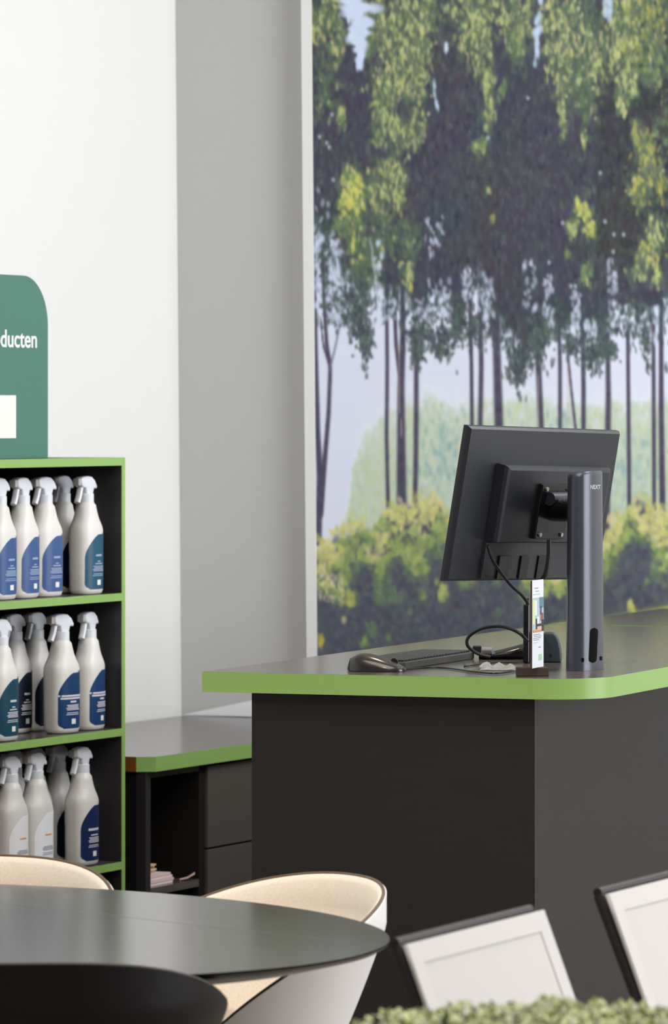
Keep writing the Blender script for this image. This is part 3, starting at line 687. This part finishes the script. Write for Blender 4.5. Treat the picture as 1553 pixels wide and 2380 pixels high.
# arm between plate and column
cen = MS @ Vector((.290, -.040, -.160)); colc = Vector((0, 0, .33))
arm = nb(); cl_z = cen.z
Mx = Matrix.Translation(Vector((0, 0, 0)))
add_tube(arm, [cen, Vector((cen.x*.5, cen.y*.5, cl_z)), Vector((0, 0, cl_z))], .024, 20)
link('arm', arm, M_gloss, mon, True, 50)
hg = nb(); add_tube(hg, [cen+Vector((-.035, -.012, .022)), cen+Vector((.035, -.012, .022))], .014, 16); link('tilt_hinge', hg, M_plas, mon, True, 50)
# column: oval tube whose broad side faces the room window
cb = nb(); rg = []
colH = .397
Rc = Matrix.Rotation(YB-local_rot(Wm), 4, 'Z')
for (z, sc) in ((0, 1.05), (.01, 1.045), (.10, 1.01), (.25, .985), (colH-.010, .955), (colH-.003, .945), (colH, .90)):
    rg.append([Rc @ Vector((x, y, z+(0.004*(-y/.03) if z > .38 else 0))) for (x, y, _) in sring(.066*sc, .0300*sc, 2.4, 0, 64)])
add_loft(cb, rg)
colo = link('column', cb, M_steel, mon, True, 40)
def on_col(px, py):
    """local x, z on the room side of the column seen at a photo pixel (approximate)"""
    p = at(px, mon.location.y-.03, 0); p.z = H-(py-HY)/F*(mon.location.y-.03); return loc.inverted() @ p
# cable slot, screw holes, and small print on the column face turned to the camera
sl = nb(); f0 = on_col(1383, 1540); 
def col_patch(bm, px0, px1, py0, py1, rnd=False, push=.0005):
    vs = []
    ptsx = [(px0, py0), (px1, py0), (px1, py1), (px0, py1)]
    if rnd:
        r_ = (px1-px0)/2; cxm = (px0+px1)/2; ptsx = []
        for k in range(9): a_ = math.pi+k/8*math.pi; ptsx.append((cxm+r_*math.cos(a_), py0+r_+r_*math.sin(a_)))
        for k in range(9): a_ = k/8*math.pi; ptsx.append((cxm-4+r_*math.cos(a_), py1-r_+r_*math.sin(a_)))
    out = []
    for (a_, b_) in ptsx:
        D = Vector(((a_-CX)/F, 1, -(b_-HY)/F)); O = Vector((0, 0, H))
        Li = loc.inverted(); o_l = Rc.inverted() @ (Li @ O); d_l = (Rc.inverted().to_3x3() @ (Li.to_3x3() @ D))
        # march to the superellipse
        lo_, hi_ = mon.location.y-.12, mon.location.y-.12; hit = None
        tt = mon.location.y-.10
        while tt < mon.location.y+.10:
            q = o_l+d_l*tt; sc = 1.0 if q.z < .3 else .96
            sc = 1.05-(1.05-.955)*min(1, max(0, q.z/.39))**.8
            if (abs(q.x)/(.066*sc))**2.4+(abs(q.y)/(.0300*sc))**2.4 <= 1: hit = Rc @ (o_l+d_l*(tt-push*2)); break
            tt += .0001
        if hit is None: return bm
        out.append(bm.verts.new(hit))
    if rnd:
        n_ = len(out)//2
        for i in range(n_-1): pass
    bm.faces.new(out); return bm
def col_slot(bm, x0, x1, y0, y1, slant=4, push=.0006):
    rows = []; r_ = (x1-x0)/2; N_ = 24
    for j in range(N_+1):
        y = y0+(y1-y0)*j/N_; dy = min(y-y0, y1-y); hw = math.sqrt(max(.02, r_*r_-max(0, r_-dy)**2)); cxm = (x0+x1)/2+slant*(1-2*j/N_)/2
        row = []
        for q in range(7):
            t_b = bmesh.new(); a_ = cxm-hw+2*hw*q/6
            col_patch(t_b, a_-.02, a_+.02, y-.02, y+.02, push=push)
            if not len(t_b.verts): t_b.free(); row = None; break
            row.append(bm.verts.new(sum((v.co for v in t_b.verts), Vector())/len(t_b.verts))); t_b.free()
        if row: rows.append(row)
    for A, B_ in zip(rows, rows[1:]):
        for q in range(6): bm.faces.new((A[q], A[q+1], B_[q+1], B_[q]))
    return bm
col_slot(sl, 1371, 1389, 1459, 1541)
link('cable_slot', sl, mat('slot_dark', (6, 6, 6), .9, .1), mon)
sc_ = nb(); 
for (x_, y_) in ((1355, 1534), (1397, 1530)): col_slot(sc_, x_-3, x_+3, y_-5, y_+5, 0)
if len(sc_.verts): link('screw_hole', sc_, mat('slot_dark', (6, 6, 6), .9, .1), mon)
tm = text_bm('NEXT', .0105, .0004, 'LEFT')
hit_b = nb(); col_patch(hit_b, 1372, 1396, 1127, 1136.5, push=.0012); hit_b.verts.ensure_lookup_table()
if len(hit_b.verts) == 4:
    tl, trr, brr, bl = [v.co.copy() for v in hit_b.verts]
    def colhit(px, py):
        t_b = nb(); col_patch(t_b, px-.02, px+.02, py-.02, py+.02, push=.0006); c_ = sum((v.co for v in t_b.verts), Vector())/4; t_b.free(); return c_
    gT = [[colhit(1372+24*i/8, py) for i in range(9)] for py in (1127, 1136.5)]
    wT = max(v.co.x for v in tm.verts); hT = max(v.co.y for v in tm.verts)
    for v in tm.verts:
        fx, fy = v.co.x/wT, v.co.y/hT; i_ = min(7, max(0, int(fx*8))); q_ = fx*8-i_; a_ = gT[0][i_].lerp(gT[0][i_+1], q_); b_ = gT[1][i_].lerp(gT[1][i_+1], q_); v.co = b_.lerp(a_, fy)
    link('lettering', tm, M_let, mon)
hit_b.free()
# monitor cables
def cpos(px, py, d): p = at(px, d, 0); p.z = H-(py-HY)/F*d; return p
def cable(name, pts, r, label, seg=8):
    P = catmull(pts, 8); o = P[0].copy(); b = nb(); add_tube(b, [p-o for p in P], r, seg)
    ob = link(name, b, M_cable, None, True); ob.location = o; tag(ob, label, 'cable'); return ob
dS = 9.62
cable('cable', [cpos(1134, 1268, 9.50), cpos(1150, 1310, 9.52), cpos(1185, 1357, 9.58), cpos(1212, 1382, 9.62), cpos(1226, 1400, 9.64)], .0035, 'black cable running from the left underside of the monitor to the upright device')
cable('cable', [cpos(1276, 1256, 9.62), cpos(1275, 1295, 9.60), cpos(1268, 1332, 9.58), cpos(1252, 1360, 9.58), cpos(1240, 1392, 9.60)], .0042, 'black cable hanging from monitor centre behind the white card')
cable('cable', [cpos(1228, 1492, 9.66), cpos(1205, 1470, 9.66), cpos(1165, 1456, 9.68), cpos(1120, 1461, 9.70), cpos(1090, 1480, 9.72), cpos(1087, 1500, 9.72), cpos(1108, 1518, 9.72), cpos(1140, 1527, 9.72)], .0035, 'black cable looping in an arch over the counter top')
z_ = ZC+.0025
def cz(px, py): p = at_z(px, py, z_); return p
cable('cable', [cz(936, 1556), cz(985, 1552), cz(1030, 1552), cz(1065, 1556), cz(1100, 1561), cz(1150, 1565), cz(1195, 1560), cz(1215, 1552)], .0018, 'thin black mouse cable lying flat on the counter')
cable('cable', [cz(1080, 1538), cz(1081, 1548), cz(1100, 1546), cz(1150, 1540), cz(1205, 1540)], .0016, 'thin black cord beside the clear plastic wrap on the counter')
# keyboard
kbp = at_z(942, 1556, ZC)
kb_o = empty('keyboard', (kbp.x, kbp.y, ZC+.0002), YB)
tag(kb_o, 'flat black keyboard lying on the counter behind the mouse', 'keyboard')
kc = nb(); add_prism(kc, [(0, 0), (.43, 0), (.43, .118), (0, .118)], 0, .011, .002)
for v in kc.verts:
    if v.co.z > .005: v.co.z += .010*v.co.y/.145*0+0.004
link('case', kc, mat('keyboard_grey', (70, 72, 72), .45, .5), kb_o)
kk = nb()
for i in range(22):
    for j in range(6):
        x0 = .008+i*.0190; y0 = .007+j*.0178
        add_prism(kk, [(x0, y0), (x0+.0158, y0), (x0+.0158, y0+.0150), (x0, y0+.0150)], .015, .0195, .0012, 1)
link('keys', kk, mat('key_caps', (52, 54, 54), .5, .4), kb_o, False)
# mouse
mp_ = at_z(876, 1562, ZC)
mo = empty('mouse', (mp_.x, mp_.y+.03, ZC+.0002), math.radians(-12))
tag(mo, 'glossy black computer mouse at the front edge of the counter', 'computer mouse')
ml, mwid = .121, .062
def mouse_rings(s, zoff, flat):
    rgs = []
    for k in range(17):
        t_ = k/16; x = -ml/2+ml*t_
        wv = mwid/2*math.sqrt(max(.0005, 1-abs(2*t_-1)**3.2))
        hv = .0375*(math.sin(math.pi*min(1, (t_**.62)))**.55 if 0 < t_ < 1 else .04)
        hv = max(.006, hv*(1-.22*t_)) if t_ > 0 else .006
        ringp = []
        for q in range(20):
            a_ = math.pi*q/19; ringp.append((x, -wv*math.cos(a_), zoff+hv*math.sin(a_)**.8))
        ringp += [(x, wv*.9, zoff), (x, -wv*.9, zoff)]
        rgs.append(ringp)
    return rgs
link('shell', add_loft(nb(), mouse_rings(1, .001, 0)), mat('mouse_gloss', (38, 33, 30), .22, .6, clear=.3), mo, True, 60)
whl = nb(); add_tube(whl, [(.036, -.003, .019), (.036, .003, .019)], .0075, 16); link('scroll_wheel', whl, M_cable, mo, True, 50)
link('skirt', add_loft(nb(), [sring(ml/2*.93, mwid/2*.93, 2.6, z, 36) for z in (0, .004)]), M_cable, mo)
# card holder with printed card
hp = at_z(1238.5, 1572, ZC)
Wd = Vector((.33, .944, 0)).normalized()
hold = empty('card_holder', (hp.x, hp.y+.018, ZC+.0002), math.radians(4))
tag(hold, 'small dark wooden block at the counter front holding an upright white card', 'card holder')
link('block', add_box(nb(), (-.031, -.018, 0), (.031, .018, .017), .0012), mat('dark_wood_block', (62, 48, 44), .6, .3, wood=dict(scale=(20, 200, 200), amt=.2)), hold)
cp = at(1249, 9.30, ZC+.0175); cd = empty('printed_card', cp, local_rot(Wd))
tag(cd, 'narrow upright white card with small photo and text in the wooden block', 'card')
cw, chh = .078, .172
link('card', add_box(nb(), (-cw/2, -.0012, 0), (cw/2, .0012, chh)), mat('card_white', (216, 218, 226), .4, .4), cd)
link('card_edge', add_box(nb(), (-cw/2-.0018, -.0016, 0), (-cw/2, .0016, chh)), mat('card_edge_brown', (74, 62, 60), .5, .4), cd)
def cardp(name, rects, c):
    b = nb()
    for (u0, u1, v0, v1) in rects: add_box(b, (-cw/2+u0*cw, -.0016, v0*chh), (-cw/2+u1*cw, -.00121, v1*chh))
    return link(name, b, mat('ink_%02x%02x%02x' % c, c, .5, .3), cd)
ph = cardp('photo', [(0.04, 1, .415, .80)], (170, 182, 190))
for nm, rc_, c in (('photo_detail', [(.04, .2, .50, .78)], (206, 216, 150)), ('photo_detail', [(.62, 1, .68, .80)], (96, 128, 140)), ('photo_detail', [(.66, .82, .60, .70)], (84, 84, 140)), ('photo_detail', [(.70, .96, .53, .62)], (136, 92, 92)), ('photo_detail', [(.3, .42, .44, .56), (.8, 1, .41, .54), (.42, .8, .47, .50)], (58, 52, 54)), ('photo_detail', [(.42, .58, .50, .58), (.22, .4, .60, .77)], (206, 222, 236)), ('photo_detail', [(.06, .8, .405, .43)], (196, 138, 90)), ('photo_detail', [(.46, .8, .43, .47)], (206, 172, 160))):
    b = nb()
    for (u0, u1, v0, v1) in rc_: add_box(b, (-cw/2+u0*cw, -.0019, v0*chh), (-cw/2+u1*cw, -.00161, v1*chh))
    link(nm, b, mat('ink_%02x%02x%02x' % c, c, .5, .3), cd)
cardp('text_line', [(.2, .55, .905, .912), (.3, .6, .87, .876), (.1, .7, .375, .382), (.15, .8, .355, .361), (.1, .75, .335, .341), (.12, .6, .315, .321), (.55, .75, .225, .235)], (120, 118, 132))
cardp('text_line', [(.1, .7, .835, .843), (.12, .5, .285, .292), (.55, .85, .08, .15)], (150, 196, 168))
# upright slim black device behind the card
dp = at_z(1230, 1542, ZC)
dv = empty('upright_device', (dp.x, dp.y+.02, ZC+.0002), YB)
tag(dv, 'slim upright black device with cables standing behind the white card', 'device')
link('body', add_box(nb(), (-.020, -.0065, 0), (.020, .0065, .122), .003), M_gloss, dv)
link('top_cap', add_box(nb(), (-.010, -.004, .1205), (.010, .004, .1345), .002), M_gloss, dv)
# tangle: black handheld scanner lying behind
sp = at_z(1165, 1534, ZC)
sc = empty('handheld_scanner', (sp.x, sp.y+.04, ZC+.0002), math.radians(-4))
tag(sc, 'black handheld scanner with adapter plug lying beneath the cable loop', 'scanner')
b = nb(); rgs = []
for k in range(13):
    t_ = k/12; x = -.045+.100*t_; w_ = .019+.012*math.sin(math.pi*t_)**.7; h_ = .010+.020*t_**1.2*(1 if t_ < .95 else .8)
    rgs.append([(x, w_*math.cos(a_), max(0, h_*.55+h_*.6*math.sin(a_))) for a_ in [2*math.pi*q/18 for q in range(18)]])
add_loft(b, rgs); link('body', b, M_gloss, sc, True, 60)
b = nb(); add_box(b, (-.058, -.012, .012), (-.040, .008, .028), .002); link('plug', b, M_plas, sc)
b = nb(); add_tube(b, [(-.036, -.018, .018), (-.015, -.024, .018)], .009, 12); tag(link('connector', b, mat('metal_connector', (170, 172, 180), .3, .5, metal=.8), sc, True, 50), 'silver cable connector')
# domed dark grey-green device
gp = at_z(1284, 1540, ZC)
gd = empty('domed_device', (gp.x, gp.y+.02, ZC+.0002), YB-math.radians(74))
tag(gd, 'dark grey green domed device standing on the counter between card and monitor column', 'device')
gpts = [(-.020, 0), (.019, 0)]+[(.0205*math.cos(a_)**.9 if a_ < 1.5 else 0, .006+.056*math.sin(a_)) for a_ in [k/10*math.pi/2 for k in range(11)]]+[(-.012, .062), (-.020, .058)]
link('shell', add_prism(nb(), gpts, -.022, .022, bev=.005, seg=3, M=RX), mat('dark_teal_plastic', (52, 66, 72), .5, .4), gd, True, 50)
b = nb(); add_box(b, (-.004, -.0235, .010), (.000, -.0215, .018), .0003); link('slot', b, M_cable, gd)
# crumpled clear plastic
pp = at_z(1160, 1558, ZC)
b = nb(); bmesh.ops.create_grid(b, x_segments=26, y_segments=16, size=1)
rr_ = np.random.RandomState(5)
for v in b.verts:
    x, y = v.co.x, v.co.y; e = max(0, 1-(x*x)**2-(y*y)**2)
    v.co = Vector((x*.038*(1+.08*math.sin(5*y)), y*.045, .0008+e**.6*(.006+.006*math.sin(7*x+3*y)*math.sin(4*y-2*x)+.004*(x < -.4)+.0015*rr_.rand())))
pw = link('plastic_wrap', b, mat('milky_plastic_film', (225, 222, 218), .2, .6, trans=.55), None, True)
pw.modifiers.new('s', 'SOLIDIFY').thickness = .0006
pw.location = (pp.x, pp.y+.03, ZC+.0006); tag(pw, 'crumpled clear plastic wrap lying on the counter left of the wooden block', 'plastic wrap')

# ------------------------------------------------------------------ oval table
tc_ = at_z(-234, 2151, 0.74); tcv = Vector((tc_.x, tc_.y, 0))
v1 = Vector((.772, -.175, 0)); v2 = Vector((0, .687, 0))
ta = empty('oval_table', tcv, 0); tag(ta, 'large oval table with thin dark wood top and knife edge', 'table')
def oval(k, z): return [tuple((v1*math.cos(t_)+v2*math.sin(t_))*k+Vector((0, 0, z))) for t_ in [2*math.pi*q/128 for q in range(128)]]
link('tabletop', add_loft(nb(), [oval(.997, .7375), oval(.9995, .7395), oval(.9975, .740), ]), M_tab, ta, False)
link('edge', add_loft(nb(), [oval(.90, .7115), oval(.985, .7285), oval(.998, .7345), oval(1.0, .7372)]), M_tabe, ta, True, 60)
sgm = nb(); 
link('pedestal', add_loft(nb(), [sring(.22, .22, 2, 0.0, 48), sring(.22, .22, 2, .012, 48), sring(.05, .05, 2, .03, 48), sring(.045, .045, 2, .66, 48), sring(.16, .16, 2, .711, 48)]), M_frame, ta, True, 40)
# pale inlay line across the top
ia, ib = at_z(0, 2098, .74), at_z(880, 2198, .74)
b = nb(); dl = (ib-ia).normalized(); sd = Vector((dl.y, -dl.x, 0))*.0009
q = [ia-sd, ib-sd, ib+sd, ia+sd]; b.faces.new([b.verts.new((p.x-tcv.x, p.y-tcv.y, .7403)) for p in q])
link('leaf_joint', b, mat('joint_line', (120, 116, 112), .4, .4), ta)

# ------------------------------------------------------------------ tub chairs
def tub_chair(label, cat_group, M_in, M_out, M_p, zback=.765):
    r = empty('tub_chair', (0, 0, 0)); tag(r, label, 'chair', cat_group)      # local +y = the way it faces; back at -y
    TH = math.radians(128); NT, NV = 60, 30
    def ztop(th):
        t_ = abs(th)/TH; return zback-(zback-.51)*t_**2.25
        if t_ < .32: return zback-.012*(t_/.32)**2
        u_ = (t_-.32)/.68; return zback-.012-(zback-.012-.50)*(u_*u_*(3-2*u_))**.95
    def base(th, rr_): 
        c, s_ = -math.cos(th), math.sin(th); e = 2.04
        return Vector((.300*math.copysign(abs(s_)**(2/e), s_)*rr_, .285*math.copysign(abs(c)**(2/e), c)*rr_, 0))
    def P(th, v, off):
        zt_ = ztop(th); z = .40+(zt_-.40)*v
        rr_ = .52+.48*min(1, (z-.40)/(.70-.40))**.75 if z > .40 else .52
        rr_ *= (1-off/.29); p = base(th, rr_); p.z = z; return p
    def shell(o0, o1, v0, rim=True):
        b = nb(); A = []; B_ = []
        for i in range(NT+1):
            th = -TH+2*TH*i/NT
            A.append([b.verts.new(P(th, v0+(1-v0)*j/NV, o0)) for j in range(NV+1)])
            B_.append([b.verts.new(P(th, v0+(1-v0)*j/NV, o1-(o1-o0)*.72*max(0, (v0+(1-v0)*j/NV-.84)/.16)**2.4)) for j in range(NV+1)])
        for i in range(NT):
            for j in range(NV):
                b.faces.new((A[i][j], A[i+1][j], A[i+1][j+1], A[i][j+1])); b.faces.new((B_[i][j], B_[i][j+1], B_[i+1][j+1], B_[i+1][j]))
            # rounded rim
            for S, T_ in (((A[i][NV], A[i+1][NV]), (B_[i][NV], B_[i+1][NV])),): b.faces.new((S[0], S[1], T_[1], T_[0]))
            b.faces.new((A[i][0], A[i+1][0], B_[i+1][0], B_[i][0]))
        for i in (0, NT):
            for j in range(NV): b.faces.new((A[i][j], A[i][j+1], B_[i][j+1], B_[i][j]))
        return b
    link('shell', shell(0, .007, 0), M_out, r, True, 50)
    pb_ = shell(.0072, .022, .12)
    be = [e for e in pb_.edges if len(e.link_faces) == 2 and e.calc_face_angle(0) > 1.0]
    bmesh.ops.bevel(pb_, geom=be, offset=.0020, segments=3, affect='EDGES', profile=.5)
    link('padding', pb_, M_in, r, True, 70)
    rim = [P(-TH+2*TH*i/NT, 1.0, .005)+Vector((0, 0, .001)) for i in range(NT+1)]
    b = nb(); add_tube(b, rim, .0030, 8); link('piping', b, M_p, r, True)
    # bowl and seat
    b = nb(); ang = [2*math.pi*k/48 for k in range(48)]
    rings = [[tuple(base(a_-math.pi, k_)+Vector((0, 0, z))) for a_ in ang] for (k_, z) in ((.30, .372), (.46, .382), (.53, .402), (.50, .412))]
    add_loft(b, rings); link('seat_shell', b, M_out, r, True, 60)
    b = nb(); rings = [[tuple(base(a_-math.pi, k_)+Vector((0, .012, z))) for a_ in ang] for (k_, z) in ((.50, .414), (.66, .430), (.68, .455), (.62, .470), (.3, .474), (.05, .474))]
    add_loft(b, rings); link('seat_cushion', b, M_in, r, True, 80)
    for sx in (-1, 1):
        for sy in (-1, 1):
            b = nb(); add_tube(b, [(sx*.10, sy*.09, .375), (sx*.24, sy*.23, 0)], [.014, .009], 12); link('leg', b, M_frame, r, True, 50)
    return r
def put(o, px, d, face):
    p = at(px, d, 0); o.location = (p.x, p.y, 0); f = Vector(face); o.rotation_euler = (0, 0, math.atan2(f.y, f.x)-math.pi/2)
grp = 'tub chairs around the oval table'
c1 = tub_chair('cream fabric tub chair behind the table at the left edge', grp, M_cream, M_shell, M_pipe); put(c1, -135, 8.09, (-.38, -.92))
c2 = copy_tree(c1); tag(c2, 'cream fabric tub chair with grey shell behind the right end of the table', 'chair', grp); put(c2, 492, 7.86, (-.86, -.5))
c3 = tub_chair('black leather tub chair in the near foreground, seen from behind', grp, M_leather, M_leather, M_leatherr, .776); put(c3, 62, 6.90, (-.1, 1))

# ------------------------------------------------------------------ white sling chairs
def sling_chair(label):
    r = empty('sling_chair', (0, 0, 0)); tag(r, label, 'chair', 'white sling chairs in a row')   # local x = width, +y = facing
    W = .462; zt_, zs_ = .85, .40; k_ = .385
    yb = lambda z: -(z-zs_)*k_
    b = nb(); n = 14; th = .004
    for (x0, x1, zz0, zz1) in ((-.006, W+.006, zs_, zt_+.004),):
        rows = []
        for j in range(n+1):
            z = zz0+(zz1-zz0)*j/n
            rows.append([b.verts.new((x0+(x1-x0)*i/10, yb(z)+.014-.0003*math.sin(math.pi*i/10)*math.sin(math.pi*j/n), z)) for i in range(11)])
        for A, B_ in zip(rows, rows[1:]):
            for i in range(10): b.faces.new((A[i], A[i+1], B_[i+1], B_[i]))
    o = link('backrest', b, M_sling, r, True); o.modifiers.new('s', 'SOLIDIFY').thickness = .004
    # sewn hem standing slightly proud
    b = nb()
    def strip(x0, x1, z0, z1):
        q = [(x0, yb(z0)+.0145, z0), (x1, yb(z0)+.0145, z0), (x1, yb(z1)+.0145, z1), (x0, yb(z1)+.0145, z1)]
        q2 = [(x, y+.001, z) for (x, y, z) in q]
        add_loft(b, [q, q2])
    strip(-.006, W+.006, zt_-.022, zt_+.004); strip(-.006, .030, zs_+.01, zt_-.022); strip(W-.030, W+.006, zs_+.01, zt_-.022)
    link('hem', b, mat('white_sling_hem', (222, 219, 218), .75, .2), r)
    b = nb(); sd_ = nb()
    for x in (.0, W):
        up = [(x, yb(zt_)-.004, zt_), (x, yb(.62), .62), (x, yb(zs_), zs_), (x, .06, .385), (x, .40, .40), (x, .46, .385)]
        b = nb(); add_tube(b, catmull(up, 5), .0085, 10); link('side_rail', b, M_frame, r, True)
        b = nb(); add_tube(b, [(x, .44, .392), (x, .40, 0)], .0105, 10); link('leg', b, M_frame, r, True)
        b = nb(); add_tube(b, [(x, .02, .39), (x, -.10, 0)], .0105, 10); link('leg', b, M_frame, r, True)
    b = nb(); add_tube(b, [(0, yb(zt_)-.006, zt_+.004), (W, yb(zt_)-.006, zt_+.004)], .0072, 10); link('top_rail', b, M_frame, r, True)
    b = nb(); add_tube(b, [(0, .45, .388), (W, .45, .388)], .0105, 10); link('front_rail', b, M_frame, r, True)
    b = nb(); add_box(b, (.012, .01, .392), (W-.012, .44, .397), .001); link('seat', b, M_sling, r)
    return r
def put_sling(o, px, py):
    t_ = at_z(px, py, .85); Uc = Vector((.42, .908, 0)).normalized(); Nc = Vector((Uc.y, -Uc.x, 0))
    base = Vector((t_.x, t_.y, 0))+Nc*((.85-.40)*.385)
    o.location = base; o.rotation_euler = (0, 0, math.atan2(Uc.y, Uc.x)); return o
sc1 = sling_chair('white sling chair with charcoal frame, left of the two in front of the counter')
# the chair faces the window side: local +y must point along Nc, i.e. mirror y by building rotation of -x
def face_room(o):
    for ch_ in o.children:
        me = ch_.data
        for v in me.vertices: v.co.y = -v.co.y
        me.flip_normals()
face_room(sc1)
put_sling(sc1, 927, 2200); sc1['group'] = 'white sling chairs in a row'
sc2 = copy_tree(sc1); tag(sc2, 'white sling chair with charcoal frame at the right edge, nearer the counter side', 'chair', 'white sling chairs in a row'); put_sling(sc2, 1398, 2082)

# ------------------------------------------------------------------ boxwood hedge in a planter
hd = 5.35; hz = .862
hx0 = at(795, hd, 0).x
pln = empty('planter_hedge', (hx0+.40, hd, 0)); tag(pln, 'clipped boxwood hedge in a dark planter in the foreground', 'plant')
link('planter', add_box(nb(), (-.36, -.15, 0), (.60, .15, .70), .006), M_frame, pln)
b = nb()
rings = []
core = nb(); add_box(core, (-.33, -.15, .699), (.58, .15, hz-.035), .03, 3)
link('core', core, mat('hedge_core', (44, 50, 30), .9, .1), pln)
leaf_rng = random.Random(11)
lm = [mat('leaf_light', (216, 222, 166), .55, .4), mat('leaf_mid', (190, 198, 148), .55, .4), mat('leaf_dark', (130, 140, 102), .6, .3), mat('leaf_grey', (206, 208, 186), .6, .3)]
b = nb()
for k in range(15000):
    x = leaf_rng.uniform(-.42, .60); y = leaf_rng.uniform(-.18, .18)
    e = max(0, (x+.42)/.17); top = hz-.05+.05*min(1, e)**.45 if e < 1 else hz
    if leaf_rng.random() < .55: z = top-abs(leaf_rng.gauss(0, .012))+.004*math.sin(x*31)+.003*math.sin(x*67+y*40)
    else: z = leaf_rng.uniform(.70, top); y = math.copysign(.165+leaf_rng.gauss(0, .008), -1 if leaf_rng.random() < .8 else 1)
    s_ = leaf_rng.uniform(.0035, .0065)
    n_ = Vector((leaf_rng.gauss(0, .6), leaf_rng.gauss(-.3, .6), leaf_rng.uniform(.2, 1))).normalized()
    t1 = n_.cross(Vector((leaf_rng.gauss(0, 1), leaf_rng.gauss(0, 1), .1))).normalized(); t2 = n_.cross(t1)
    c_ = Vector((x, y, z)); vs = [b.verts.new(c_+t1*s_*1.4*a_+t2*s_*.8*bb+n_*cc) for a_, bb, cc in ((-1, 0, 0), (-.2, .9, .0006), (.6, .6, 0), (1, 0, -.0006), (.6, -.6, 0), (-.2, -.9, .0006))]
    f = b.faces.new(vs); f.material_index = leaf_rng.choices((0, 1, 2, 3), (4, 4, 2, 2))[0]
link('foliage', b, lm, pln)
sp_ = nb(); xs = at(1035, hd-.1, 0).x-pln.location.x
for dx_, dz_ in ((0, .028), (.002, .022), (-.003, .017)): add_box(sp_, (xs+dx_-.0018, -.1, hz-.01), (xs+dx_+.0018, -.098, hz+dz_), 0)
link('sprig', sp_, lm[2], pln)
